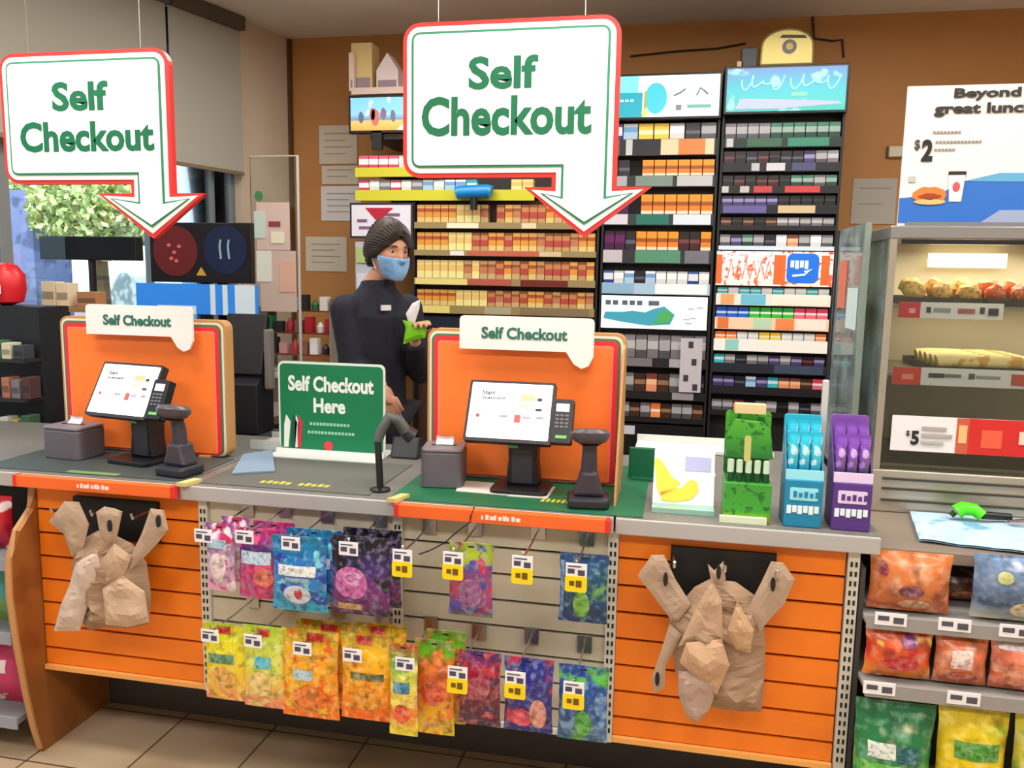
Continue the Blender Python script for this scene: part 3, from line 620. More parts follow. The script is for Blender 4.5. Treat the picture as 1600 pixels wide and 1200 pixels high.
# ================================================================== HANGING SIGNS
def inset(poly, d):
    n = len(poly); out = []
    area = sum(poly[i][0]*poly[(i+1) % n][1]-poly[(i+1) % n][0]*poly[i][1] for i in range(n)); sg = 1 if area > 0 else -1
    for i in range(n):
        a = Vector(poly[i-1]); b = Vector(poly[i]); c = Vector(poly[(i+1) % n])
        d1 = (b-a).normalized(); d2 = (c-b).normalized(); n1 = Vector((-d1.y, d1.x))*sg; n2 = Vector((-d2.y, d2.x))*sg
        m = (n1+n2)/max(.35, 1+n1.dot(n2)); out.append(tuple(b+m*d))
    return out
def arrow_sign(c, Y, label, t1, t2):
    # c: pixel points: body corners and arrow
    P = {k: PY(*v, Y) for k, v in c.items()}
    x0, x1, z0, z1 = P['bl'].x, P['tr'].x, P['bl'].z, (P['tl'].z+P['tr'].z)/2; r = .05
    sl = P['stem'].x; az = (P['al'].z+P['ar'].z)/2; al = P['al'].x; ar = P['ar'].x; tp = P['tip']
    arc = lambda cx, cz, a0: [(cx+r*math.cos(a0+PI/2*i/6), cz+r*math.sin(a0+PI/2*i/6)) for i in range(7)]
    poly = arc(x0+r, z0+r, PI)+[(sl, z0), (sl, az), (al, az), (tp.x, tp.z), (ar, az), (x1, az)]+arc(x1-r, z1-r, 0)+arc(x0+r, z1-r, PI/2)
    t = thing('hanging_sign', label, 'sign', ((x0+x1)/2, Y, tp.z), 'hanging Self Checkout arrow signs')
    MB().prism(poly, Y, Y+.022).build('red_border', M(222, 52, 48, .4), t)
    MB().prism(inset(poly, .0125), Y-.003, Y).build('white_border', M(250, 244, 236, .45), t)
    MB().prism(inset(poly, .027), Y-.005, Y-.003).build('green_outline', M(40, 130, 96, .45), t)
    MB().prism(inset(poly, .034), Y-.007, Y-.005).build('white_face', M(246, 244, 250, .45), t)
    for s_, k, bx in (('Self', 'lettering_self', t1), ('Checkout', 'lettering_checkout', t2)):
        a = PY(bx[0], bx[3], Y); b = PY(bx[2], bx[1], Y); a2 = PY(bx[0], bx[1], Y); b2 = PY(bx[2], bx[3], Y)
        text(s_, k, M(0, 106, 68, .45), t, (a.x+b.x)/2, Y-.0085, (a2.z+b2.z)/2, b.x-a.x, (a2.z+b.z)/2-(a.z+b2.z)/2, bold=.03)
    for x in (x0+.1, x1-.1):
        MB().tube([(x, Y+.011, z1), (x, Y+.011, CEIL)], .0012, 5).build('suspension_wire', M(190, 190, 190, .3, 1), t)
arrow_sign(dict(tl=(625, 38), tr=(972, 20), bl=(630, 278), stem=(862, 280), al=(818, 293), ar=(1018, 291), tip=(912, 371)), .2,
           'large white Self Checkout arrow sign hanging above the right kiosk', (733, 88, 842, 140), (660, 150, 926, 213))
arrow_sign(dict(tl=(2, 88), tr=(262, 70), bl=(10, 288), stem=(205, 290), al=(153, 304), ar=(320, 300), tip=(240, 373)), .2,
           'large white Self Checkout arrow sign hanging above the left kiosk', (85, 128, 170, 174), (36, 190, 242, 238))

# ================================================================== KIOSKS
def kiosk(tag_, x0, x1, yb, hx0, hx1, top=1.385, side=False):
    t = thing('kiosk_surround', 'orange %s checkout surround board with striped border and white header' % tag_, 'display board', ((x0+x1)/2, yb+.02, CT), 'orange checkout surrounds')
    TAN = M(190, 140, 84, .6)
    rr0 = lambda d: rrect(x0+d, x1-d, KT+.001+d*.3, top-d, max(.006, .03-d*.6))
    MB().prism(rr0(0), yb+.004, yb+.05).build('tan_edge', TAN, t)
    MB().prism(rr0(.008), yb+.001, yb+.004).build('white_stripe', M(225, 222, 205, .5), t)
    MB().prism(rr0(.015), yb-.001, yb+.001).build('green_stripe', M(70, 120, 80, .5), t)
    MB().prism(rr0(.022), yb-.003, yb-.001).build('red_stripe', M(226, 44, 50, .5), t)
    MB().prism(rr0(.036), yb-.005, yb-.003).build('pink_stripe', M(255, 130, 110, .5), t)
    MB().prism(rr0(.042), yb-.007, yb-.005).build('orange_face', M(255, 126, 48, .5), t)
    hz0, hz1 = top-.055, top+.045; r = .012
    w_ = hx1-hx0; hp = [(hx0, hz0), (hx0+w_*.80, hz0), (hx0+w_*.82, hz0-.012), (hx0+w_*.86, hz0-.036), (hx0+w_*.915, hz0-.048), (hx0+w_*.965, hz0-.04), (hx1, hz0-.012), (hx1, hz1-r), (hx1-r*.3, hz1-r*.3), (hx1-r, hz1), (hx0+r, hz1), (hx0+r*.3, hz1-r*.3), (hx0, hz1-r)]
    h = MB().prism(hp, yb-.04, yb-.03).build('header_sign', M(240, 232, 230, .5), t)
    B((hx0+hx1)/2-.1, (hx0+hx1)/2+.1, yb-.03, yb+.004, hz0+.02, hz0+.05).build('header_bracket', TAN, t)
    text('Self Checkout', 'lettering', M(40, 110, 96, .5), h, (hx0+hx1)/2-.005, yb-.0415, (hz0+hz1)/2, w_*.64, .036, bold=.035)
    for x in (x0+.08, x1-.08):
        B(x-.02, x+.02, yb-.02, yb+.09, KT, KT+.006).build('foot', TAN, t)
    if side:
        MB().prismx([(yb-.21, KT), (yb-.008, KT), (yb-.008, top-.03), (yb-.05, top-.04)], x1-.006, x1).build('side_wing', TAN, t, recalc=True)
        MB().prismx([(yb-.19, CT+.02), (yb-.02, CT+.02), (yb-.02, top-.05), (yb-.05, top-.06)], x1-.008, x1-.006).build('wing_stripe', M(226, 44, 50, .5), t, recalc=True)
kiosk('right', -.615, -.003, .31, PY(718, 530, .27).x, PY(928, 530, .27).x, side=True)
kiosk('left', -1.955, -1.325, .345, PY(133, 510, .30).x, PY(299, 520, .30).x)

def terminal(loc, label, rz=0):
    t = thing('checkout_terminal', label, 'checkout terminal', loc, 'checkout terminals', rz)
    BL = M(22, 22, 28, .4); G = M(52, 54, 62, .4)
    MB().prismz([(x, y) for x, y in rrect(-.085, .085, -.06, .085, .02)], 0, .014).build('base', BL, t, local=True, bevel=.003)
    MB().prism([(-.05, .014), (.05, .014), (.042, .09), (.046, .17), (-.046, .17), (-.042, .09)], .012, .075).build('column', BL, t, local=True, bevel=.006)
    MB().prism([(-.03, .02), (.03, .02), (.03, .12), (-.03, .12)], .0095, .012).build('column_panel', G, t, local=True)
    B(-.044, -.014, .008, .0125, .125, .14).build('status_light', M(80, 190, 110, .4), t, local=True)
    X = Matrix.Translation((-.035, -.005, .232)) @ Matrix.Rotation(-math.radians(29), 4, 'X')
    MB().prism(rrect(-.128, .128, -.094, .094, .006), -.012, .014).build('screen_housing', M(44, 38, 40, .4), t, local=True, xf=X)
    sc = MB().prism(rrect(-.120, .120, -.084, .086, .004), -.0135, -.012).build('screen', M(250, 250, 255, .3, emit=.62), t, local=True, xf=X)
    text('Start', 'screen_words', M(60, 70, 80, .5), sc, -.068, -.0146, .056, .038, .013, .02, .0008, xf=X)
    text('Scanning', 'screen_words', M(60, 70, 80, .5), sc, -.052, -.0146, .038, .070, .013, .02, .0008, xf=X)
    for nm, c, (a, e, f, g) in (('caption', (190, 190, 200), (-.088, -.03, .018, .021)), ('picture', (240, 190, 150), (.03, .072, .034, .054)), ('picture', (60, 56, 60), (.078, .092, .034, .044)), ('picture', (226, 200, 150), (.028, .06, .014, .020)), ('picture', (60, 56, 60), (.075, .094, .004, .012)),
                                 ('icon', (220, 70, 70), (-.098, -.088, -.022, -.012)), ('icon', (232, 200, 200), (-.082, -.055, -.020, -.014)), ('icon', (150, 160, 160), (-.03, -.004, -.020, -.013)), ('icon', (220, 90, 90), (.016, .034, -.034, -.010)), ('icon', (210, 160, 170), (.04, .062, -.022, -.014)), ('icon', (150, 150, 160), (.08, .1, -.02, -.013))):
        MB().prism(rrect(a, e, f, g, min(.002, (g-f)/2.2)), -.0146, -.0137).build(nm, M(*c, .5), sc, local=True, xf=X)
    # card reader on the right of the screen
    X2 = Matrix.Translation((.118, -.02, .220)) @ Matrix.Rotation(-math.radians(24), 4, 'X')
    rd = MB().prism(rrect(-.028, .034, -.07, .06, .006), -.014, .018).build('card_reader', BL, t, local=True, xf=X2, bevel=.002)
    MB().prism(rrect(-.016, .022, .022, .046, .002), -.0155, -.014).build('reader_display', M(226, 222, 218, .4), rd, local=True, xf=X2)
    k = MB()
    for i in range(3):
        for j in range(4): k.box(-.016+i*.014, -.006+i*.014, -.0165, -.014, .008-j*.011, .014-j*.011)
    k.build('keypad', M(110, 106, 112, .5), rd, local=True, xf=X2)
    B(-.012, .02, -.0165, -.014, -.056, -.047).build('reader_light', M(120, 190, 100, .5), rd, local=True).matrix_local = X2
    MB().tube([(.05, .02, .17), (.10, .005, .19), (.12, 0, .20)], .008, 8).build('reader_arm', BL, t, local=True, smooth=True)
    return t
tm = terminal((-.288, .19, KT), 'black touch screen terminal lit white in front of the right orange board')
q = PZ(222, 728); terminal((PY(194, 640, .2).x+.035, .215, KT), 'black touch screen terminal lit white in front of the left orange board', math.radians(-10))

def scanner(loc, label, rz=0):
    t = thing('barcode_scanner', label, 'scanner', loc, 'stand scanners', rz)
    D = M(58, 54, 64, .45)
    MB().prismz(rrect(-.058, .058, -.045, .06, .018), 0, .03).build('base', M(36, 36, 44, .45), t, local=True, bevel=.008)
    MB().prism([(-.044, .03), (.044, .03), (.03, .07), (.022, .10), (-.022, .10), (-.03, .07)], -.02, .045).build('pedestal', D, t, local=True, bevel=.01)
    MB().tube([(0, .012, .08), (0, .01, .14), (0, .0, .185)], .024, 14, .019).build('neck', D, t, local=True, smooth=True)
    X = Matrix.Translation((0, -.008, .198)) @ Matrix.Rotation(math.radians(-10), 4, 'X')
    MB().lathe([(.02, -.026), (.042, -.016), (.052, -.004), (.054, .008), (.044, .018), (.02, .021), (.002, .021)], n=28, sx=1.0, sy=.9).build('scan_head', M(74, 66, 74, .35), t, local=True, xf=X, smooth=True)
    MB().lathe([(.03, -.0265), (.03, -.0255)], n=20).build('scan_window', M(20, 6, 8, .15), t, local=True, xf=X)
scanner((-.078, .085, KT), 'dark grey stand scanner right of the right terminal', math.radians(8))
scanner((PZ(287, 738).x+.005, .10, KT), 'dark grey stand scanner right of the left terminal', math.radians(-12))

def pbox(loc, sx, sy, h, label, rz):
    t = thing('receipt_printer', label, 'printer', loc, 'small grey receipt printers', rz)
    MB().prismz(rrect(-sx/2, sx/2, -sy/2, sy/2, .018), 0, h-.012).build('housing', GREYK, t, local=True, bevel=.004)
    MB().prismz(rrect(-sx/2, sx/2, -sy/2, sy/2, .018), h-.011, h).build('lid', M(120, 112, 118, .45), t, local=True, bevel=.004)
    B(-sx*.3, sx*.3, -.008, .004, h-.0005, h+.0015).build('paper_slot', BLACK, t, local=True)
    MB().grid(lambda i, j: (-.026+.052*i, -.002+.02*math.sin(j*2.2)*.8, h+.001+.026*j-.004*math.sin(i*3)), 4, 6).build('receipt_paper', M(245, 240, 245, .7), t, local=True)
q = PZ(683, 766); pbox((q.x, q.y+.075, KT), .125, .125, .118, 'squat dark grey receipt printer left of the right terminal', math.radians(8))
q = PZ(108, 716); pbox((q.x, q.y+.03, KT), .15, .125, .108, 'squat dark grey receipt printer left of the left terminal', math.radians(-6))

# orange strips on the counter edge
for i, (a, b, lb) in enumerate((((24, 738), (266, 768), 'thin orange strip clipped to the counter edge below the left kiosk'), ((622, 788), (946, 823), 'thin orange strip clipped to the counter edge below the right kiosk'))):
    q0 = PY(*a, -.03); q1 = PY(*b, -.03); z = .898
    t = thing('edge_strip', lb, 'shelf strip', ((q0.x+q1.x)/2, -.03, z-.022), 'orange counter edge strips')
    MB().box(q0.x, q1.x, -.026, -.0045, z+.004, z+.022).box(q0.x, q1.x, -.03, -.022, z-.014, z+.022).build('strip_body', M(244, 106, 40, .45), t, bevel=.002)
    for x in (q0.x-.006, q1.x+.006):
        B(x-.007, x+.007, -.031, -.0045, z-.014, z+.023).build('end_cap', M(226, 50, 40, .4), t, bevel=.002)
    m_ = MB(); x = (q0.x+q1.x)/2-.05
    for k in range(9): m_.box(x, x+.006+.003*(k % 3), -.0312, -.0298, z-.002, z+.008+.003*(k % 2)); x += .012
    m_.build('white_print', M(250, 230, 220, .5), t)
    for x in (q0.x-.02 if i else q1.x+.03,):
        b_ = MB().prismz([(x-.016, -.02), (x+.012, -.02), (x+.03, .04), (x+.004, .04)], CT+.0005, CT+.012).build('edge_clip', M(206, 190, 120, .6), t)

# counter mats and papers
def flat(name, cat, pts, mat, label, th=.003, z=CT, group=None, kids=()):
    P = [PZ(a, b, z) for a, b in pts]
    t = thing(name, label, cat, (sum(q.x for q in P)/len(P), sum(q.y for q in P)/len(P), z), group)
    MB().prismz([(q.x, q.y) for q in P][::-1], z+.0004, z+th).build('sheet', mat, t, recalc=True)
    return t
gm = thing('counter_mat', 'dark green counter mat under the right kiosk equipment', 'mat', (-.3, .3, CT))
DG = M(14, 96, 60, .55)
B(-.635, .075, .012, .60, CT+.0004, CT+.0025).build('sheet', DG, gm)
y_ = MB(); q = PZ(845, 783); x = q.x
for k in range(8): y_.prismz([(x, q.y-.012), (x+.009, q.y-.012), (x+.012, q.y+.018+.004*(k % 2)), (x+.004, q.y+.018)], CT+.0025, CT+.003); x += .0145
y_.build('yellow_print', M(206, 206, 60, .5), gm)
lm = thing('counter_mat', 'dark grey green counter mat below the left kiosk equipment', 'mat', (-1.65, .2, CT))
B(-2.0, -1.30, .03, .34, CT+.0004, CT+.0025).build('sheet', M(62, 70, 68, .6), lm)
B(-1.70, -1.52, .035, .06, CT+.0025, CT+.003).build('green_print', M(110, 150, 90, .5), lm)
mm = thing('counter_mat', 'dark grey counter mat with yellow print in front of the green sign', 'mat', (-.94, .2, CT))
B(-1.24, -.70, .03, .42, CT+.0004, CT+.0025).build('sheet', M(88, 88, 82, .6), mm)
y_ = MB(); x = PZ(395, 760).x
for k in range(11):
    if k not in (5,): y_.box(x, x+.014, .075, .10+.006*(k % 2), CT+.0025, CT+.003)
    x += .0205
y_.build('yellow_print', M(190, 180, 60, .5), mm)
flat('paper_slip', 'paper', [(712, 768), (795, 775), (800, 758), (722, 752)], M(214, 208, 200, .7), 'pale paper slip on the green mat left of the right terminal foot', z=CT+.003, group='paper slips')
flat('paper_slip', 'paper', [(792, 776), (855, 780), (868, 762), (806, 757)], M(206, 204, 196, .7), 'pale paper slip on the green mat right of the other slip', z=CT+.003, group='paper slips')
flat('price_booklet', 'paper', [(362, 742), (430, 738), (425, 705), (380, 712)], M(120, 140, 160, .6), 'bluish leaflet lying on the counter left of the green sign', th=.006, z=CT+.003)

# green sign
q0 = PY(437, 705, .49); q1 = PY(602, 690, .49); z1_ = PY(520, 567, .49).z; z0_ = PY(520, 702, .49).z
gs = thing('counter_sign', 'green Self Checkout Here sign in a clear holder between the kiosks', 'sign', ((q0.x+q1.x)/2, .49, CT))
xa, xb = q0.x, q1.x
MB().prism(rrect(xa, xb, CT+.02, z1_, .02), .49, .494).build('white_edge', M(226, 240, 232, .4), gs)
fc = MB().prism(rrect(xa+.008, xb-.008, z0_-.005, z1_-.008, .015), .487, .49).build('green_face', M(6, 122, 78, .5), gs)
W_ = xb-xa; wm = M(236, 246, 240, .5)
text('Self Checkout', 'lettering', wm, fc, (xa+xb)/2, .4855, z1_-.075, W_*.80, .055, bold=.04)
text('Here', 'lettering', wm, fc, (xa+xb)/2-.005, .4855, z1_-.150, W_*.30, .052, bold=.04)
for k, (a, b, dz) in enumerate(((.30, .66, .215), (.28, .70, .245))):
    m_ = MB(); x = xa+W_*a
    while x < xa+W_*b: m_.box(x, x+.009, .4855, .487, z1_-dz-.005, z1_-dz+.005); x += .0125
    m_.build('small_print', M(150, 210, 180, .5), fc)
for xx, c, wd in ((.05, (235, 240, 235), .02), (.12, (16, 80, 56), .018), (.155, (225, 225, 225), .012), (.18, (200, 50, 60), .016)):
    MB().prism([(xa+W_*xx, z0_), (xa+W_*xx+wd*.8, z0_), (xa+W_*xx+wd*1.3, z0_+.09), (xa+W_*xx+wd*.5, z0_+.115), (xa+W_*xx+wd*.1, z0_+.08)], .4855, .487).build('cup_picture', M(*c, .5), fc)
MB().prism(blob((xa+xb)/2-.01, z0_+.012, .017, .017), .4855, .487).build('round_badge', M(220, 60, 80, .5), fc)
MB().box(xa-.005, xb+.0, .40, .60, CT+.0005, CT+.006).build('holder_base', M(220, 224, 220, .3), gs)
MB().box(xa-.005, xb+.0, .474, .486, CT+.006, z0_-.004).build('holder_lip', M(238, 240, 238, .3), gs)

# gooseneck scanner stand and back of a black display beside the clerk
q = PZ(592, 768)
t = thing('gooseneck_stand', 'black post with a bent grey arm on the counter left of the right kiosk', 'stand', (q.x, q.y+.01, CT))
bx, by = q.x, q.y+.01
MB().lathe([(.03, 0), (.03, .006), (.012, .012), (.002, .012)], c=(bx, by, CT+.0005), n=20).build('foot', BLACK, t, smooth=True)
pth = [PY(594, 760, by), PY(592, 720, by), PY(590, 690, by+.01), PY(596, 672, by+.02), PY(608, 652, by+.03), PY(622, 656, by+.04), PY(634, 674, by+.05)]
MB().tube(pth[:3], .010, 10).build('post', BLACK, t, smooth=True)
MB().tube(pth[2:], .014, 10, .019).build('bent_arm', M(72, 76, 74, .5), t, smooth=True)
MB().tube([pth[-1], pth[-1]+Vector((.016, .01, -.016))], .021, 14, .025).build('arm_head', M(40, 40, 46, .4), t, smooth=True)
q0 = PY(612, 745, .52); q1 = PY(668, 690, .52)
t = thing('register_display', 'back of a dark register display standing behind the grey arm', 'display', ((q0.x+q1.x)/2, .54, CT))
MB().prismx([(.50, CT+.001), (.60, CT+.001), (.59, CT+.05), (.57, q1.z+.0), (.53, q1.z+.01)], q0.x, q1.x-.03).build('housing', M(34, 38, 46, .4), t, recalc=True, bevel=.006)

# cable hanging from the right counter edge
pts = [PY(735, 815, -.034), PY(715, 830, -.045), PY(695, 848, -.045), PY(672, 860, -.04), PY(655, 866, -.02)]
tag(MB().tube([Vector((pts[0].x+.01, -.034, .93)), Vector((pts[0].x, -.036, .90))]+pts, .0022, 6).build('hanging_cable', BLACK, smooth=True), 'thin black cable dangling below the right orange edge strip', 'cable')

# ================================================================== COUNTER DISPLAYS (right)
# banana offer
q0 = PZ(1020, 802); q1 = PZ(1112, 798)
bt = thing('fruit_card_stand', 'white counter card with a bunch of bananas pictured, right of the kiosk', 'card', ((q0.x+q1.x)/2, .16, CT))
X = Matrix.Translation(((q0.x+q1.x)/2, .12, CT)) @ Matrix.Rotation(-math.radians(24), 4, 'X'); hw = (q1.x-q0.x)/2+.004
MB().prism(rrect(-hw, hw, .012, .17, .006), 0, .004).build('card', M(226, 228, 238, .4), bt, local=True, xf=Matrix.Translation(-Vector(bt.location)) @ X)
def bn_(pts, r, nm, c):
    MB().tube([(a, -.008-.0*i, b) for i, (a, b) in enumerate(pts)], r, 10).build(nm, c, bt, local=True, xf=Matrix.Translation(-Vector(bt.location)) @ X, smooth=True)
yb_ = M(246, 208, 60, .5); 
def flatban(pts, nm):
    MB().prism(pts, -.002, 0).build(nm, yb_, bt, local=True, xf=Matrix.Translation(-Vector(bt.location)) @ X, recalc=True)
flatban([(-hw+.0, .135), (-hw+.012, .142), (-hw+.03, .12), (-hw+.05, .09), (-hw+.075, .075), (-hw+.05, .045), (-hw+.02, .035), (-hw+.01, .06)], 'banana_picture')
flatban([(-hw+.02, .045), (-hw+.05, .055), (-hw+.08, .062), (-hw+.1, .085), (-hw+.118, .082), (-hw+.125, .055), (-hw+.105, .03), (-hw+.06, .02), (-hw+.025, .022)], 'banana_picture')
MB().prism(rrect(-hw+.085, hw-.01, .11, .15, .002), -.0015, 0).build('blue_print', M(180, 184, 226, .5), bt, local=True, xf=Matrix.Translation(-Vector(bt.location)) @ X)
B(q0.x-.004, q1.x+.004, .075, .20, CT+.0005, CT+.014).build('clear_foot', M(150, 190, 176, .3), bt)
# green bin wall piece behind
gp = thing('green_partition', 'dark green board standing right behind the right kiosk', 'board', (.06, .45, CT))
B(.01, .115, .44, .455, CT+.0005, CT+.10).build('board', M(10, 100, 66, .5), gp, bevel=.004)
B(.02, .105, .41, .485, CT+.0005, CT+.008).build('foot', M(10, 100, 66, .5), gp)
# white tray at the back of the counter
wt = thing('coin_tray', 'long white tray at the back edge of the right worktop', 'tray', (.22, .93, CT))
B(-.0+.01, .50, .86, .985, CT+.0005, CT+.016).build('tray_base', M(236, 236, 230, .4), wt, bevel=.003)
B(.01, .50, .975, .985, CT+.016, CT+.04).build('tray_lip', M(226, 228, 222, .4), wt)
pm_ = flat('white_notice', 'paper', [(1030, 708), (1112, 716), (1118, 745), (1042, 738)], M(222, 222, 226, .6), 'white sheet lying on the worktop behind the banana card', th=.002)

def display(name, label, x0, x1, y0, y1, zh, cols, itemdef, lb_item, grp, tiers=(.105,)):
    c1, c2, c3 = cols
    t = thing(name, label, 'display stand', ((x0+x1)/2, (y0+y1)/2, CT), 'counter display stands')
    B(x0, x1, y0, y1, CT+.0005, CT+tiers[0]).build('lower_box', c1, t, bevel=.002)
    MB().prism(rrect(x0, x1, CT+tiers[0], zh, .01), y1-.005, y1).build('back_card', c2, t)
    return t
G1 = PM('green_display_print', [(0, (150, 150, 30)), (.16, (110, 160, 30)), (.3, (60, 160, 50)), (1, (60, 150, 50))], [((30, 110, 40), .6, 50, 'n')], rough=.4, seed=3)
G2 = PM('green_card_print', [(0, (30, 110, 50)), (.5, (60, 150, 50)), (1, (80, 170, 50))], [((30, 110, 40), .57, 60, 'n')], rough=.4, seed=5)
x0, x1 = .283, .402
gd = display('mint_display', 'tall green mint display stand on the right worktop', x0, x1, .04, .15, 1.20, (G1, G2, None), None, None, None)
MB().prism([(x0+.0, CT+.17), (x1, CT+.17), (x1-.01, 1.165), (x1-.03, 1.185), (x0+.02, 1.19), (x0, 1.15)], .055, .07).build('front_card', G2, gd)
MB().prism(rrect(x0+.045, x0+.062, 1.08, 1.15, .008), .0535, .055).build('card_figure', M(190, 190, 110, .5), gd)
B(x0, x1, .07, .145, CT+.168, CT+.172).build('upper_tray', M(40, 120, 50, .5), gd)
B(x0+.02, x1-.02, .10, .13, 1.20, 1.225).build('top_tab', M(226, 200, 150, .5), gd)
B(x0-.01, x1-.01, .028, .04, CT+.0005, CT+.018).build('price_strip', M(220, 230, 200, .4), gd)
mt0 = None
for k in range(5):
    lb = 'small silver and dark green mint tube, %s from the left in the green display' % ORD[k]
    x = x0+.014+k*.0225
    if mt0 is None:
        mt0 = thing('mint_tube', lb, 'mint tube', (x, .062, CT+.1055), 'mint tubes in the green display')
        MB().lathe([(.0085, 0), (.0085, .045), (.002, .045)], n=12).build('tube_body', PM('mint_tube_print', [(0, (20, 70, 40)), (.5, (24, 80, 50)), (.55, (200, 220, 200)), (1, (190, 214, 190))], rough=.3, sharp=True), mt0, local=True, smooth=True)
        MB().lathe([(.0088, .045), (.0088, .058), (.006, .060), (.001, .060)], n=12).build('cap', M(196, 220, 190, .3), mt0, local=True, smooth=True)
    else: dup(mt0, (x, .062, CT+.1055), lb)
def gum_display(x0, x1, ca, cb, cc, word1, label, item, grp, top):
    t = thing('gum_display', label, 'display stand', ((x0+x1)/2, .09, CT), 'counter display stands')
    A = M(*ca, .4); B_ = M(*cb, .35); L_ = M(*cc, .4)
    B(x0, x1, .035, .14, CT+.0005, CT+.125).build('lower_box', A, t, bevel=.003)
    MB().prism(rrect(x0+.012, x1-.012, CT+.072, CT+.105, .004), .0335, .035).build('pale_label', L_, t)
    m_ = MB()
    for k in range(5): m_.box(x0+.02+k*.0135, x0+.029+k*.0135, .0325, .0335, CT+.080, CT+.096-.004*(k % 2))
    m_.build('label_print', A, t)
    m_ = MB()
    for k in range(6):
        xx = x0+.006+k*(x1-x0-.012)/6; m_.box(xx, xx+.011, .0335, .035, CT+.036+.004*(k % 2), CT+.058)
    m_.build('white_lettering', M(226, 240, 246, .4), t)
    MB().prism(rrect(x0, x1, CT+.125, top, .008), .13, .14).build('back_card', B_, t)
    B(x0, x1, .04, .046, CT+.125, CT+.150).build('tray_lip', L_, t)
    for s in (x0, x1-.003): MB().prismx([(.046, CT+.125), (.13, CT+.125), (.13, top-.03), (.06, CT+.16)], s, s+.003).build('side_card', A, t, recalc=True)
    return t
tl = gum_display(.434, .527, (20, 130, 170), (40, 180, 205), (150, 225, 240), '', 'teal gum display stand between the green and purple ones', None, None, 1.20)
pl = gum_display(.551, .645, (84, 50, 130), (130, 80, 170), (226, 206, 240), '', 'purple gum display stand at the right end of the worktop', None, None, 1.205)
for x0_, cols, nm in ((.434, [(0, (40, 150, 190)), (.5, (60, 200, 225)), (1, (30, 180, 210))], 'teal'), (.551, [(0, (70, 50, 110)), (.4, (120, 100, 140)), (.5, (140, 80, 190)), (1, (120, 70, 170))], 'purple')):
    mt = PM(nm+'_gum_print', cols, [((200, 230, 240) if nm == 'teal' else (170, 120, 210), .6, 60, 'n')], rough=.25, seed=4)
    first = None
    for r_ in range(2):
        for k in range(3):
            lb = '%s gum bag, %s from the left in the %s row of the %s display' % (nm, ORD[k], 'front' if r_ == 0 else 'back', nm)
            loc = (x0_+.018+k*.0285, .068+.034*r_, 1.165+.025*r_)
            if first is None:
                first = pouch('gum_bag', lb, 'gum bag', .027, .118, .02, mt, 3.3, [('logo', -.6, .6, .3, .5, M(190, 235, 245, .4) if nm == 'teal' else M(206, 176, 230, .4), 'e')], nm+' gum bags', hd=.1, hang=False, loc=loc)
            else: dup(first, (loc[0], loc[1], loc[2]), lb)

# ================================================================== RIGHT COUNTER AND HOT FOOD CASE
rc = thing('service_counter', 'brown grey stone counter carrying the hot food case', 'counter', (1.4, .5, 0))
B(.672, 2.3, .085, 1.05, .835, .868).build('counter_top', M(136, 122, 108, .45), rc, bevel=.003)
B(.69, 2.3, .36, 1.0, 0, .835).build('carcass', M(96, 84, 70, .6), rc)
cx0, cx1, cy0, cy1, cz0, cz1 = .732, 1.80, .44, .94, .8685, 1.70
TZ1 = PY(1500, 353, cy0).z; TZ0 = PY(1500, 374, cy0).z
fcase = thing('food_warmer', 'steel and glass hot food display case on the right counter', 'food display case', ((cx0+cx1)/2, .6, cz0))
WARM = M(178, 166, 142, .45, .3)
zb = PY(1460, 738, cy0).z
b = MB().box(cx0, cx1, cy0, cy1, cz0+.0005, zb); b.build('steel_base', M(186, 176, 160, .35, .6), fcase, bevel=.004)
for k, z in enumerate((cz0+.035, cz0+.07, cz0+.10)):
    if z < zb-.01: B(cx0+.03, cx1-.03, cy0-.006, cy0, z, z+.006).build('vent_slot', M(60, 54, 46, .5), fcase)
B(cx0, cx1, cy0, cy1, TZ0, TZ1).build('top_canopy', M(150, 148, 146, .35, .6), fcase, bevel=.004)
B(cx0+.03, cx1, cy0-.004, cy0, TZ0-.014, TZ0-.001).build('canopy_seal', BLACK, fcase)
B(cx0+.01, cx1, cy1-.02, cy1, zb, TZ0).build('back_panel', M(206, 192, 164, .5), fcase)
for x in (cx0, cx1-.02): B(x, x+.02, cy0, cy0+.02, zb, TZ0).build('corner_post', M(190, 184, 172, .3, .8), fcase)
B(cx0, cx0+.02, cy1-.02, cy1, zb, TZ0).build('corner_post', M(110, 112, 106, .4, .5), fcase)
B(cx0+.007, cx0+.011, cy0+.02, cy1-.02, zb, TZ0).build('side_glass', REFL_GLASS, fcase)
B(cx0+.02, cx1-.02, cy0+.004, cy0+.008, zb, TZ0-.015).build('front_glass', GLASS, fcase)
SH = [(PY(1500, 478, cy0+.05).z, 'upper'), (PY(1500, 586, cy0+.05).z, 'middle')]
for z, nm in SH:
    B(cx0+.03, cx1-.02, cy0+.05, cy1-.03, z-.008, z).build('glass_shelf', M(150, 146, 136, .3, .8), fcase)
B(cx0+.03, cx1-.02, cy0+.04, cy1-.03, zb+.002, zb+.012).build('bottom_deck', M(140, 128, 108, .4, .6), fcase)
# lamp tubes inside
lq0 = PY(1452, 405, .88); lq1 = PY(1572, 405, .88)
lt = B(lq0.x, lq1.x, .87, .895, PY(1500, 418, .88).z, PY(1500, 396, .88).z).build('lit_lamp_cover', M(255, 236, 190, .5, emit=2.2), fcase)
add_area('case_lamp', (1.2, .69, TZ0-.02), (0, 0, 0), .7, .25, 5, (1, .84, .6))
add_area('case_lamp', (1.2, .69, SH[0][0]-.012), (0, 0, 0), .7, .25, 1.6, (1, .84, .6))
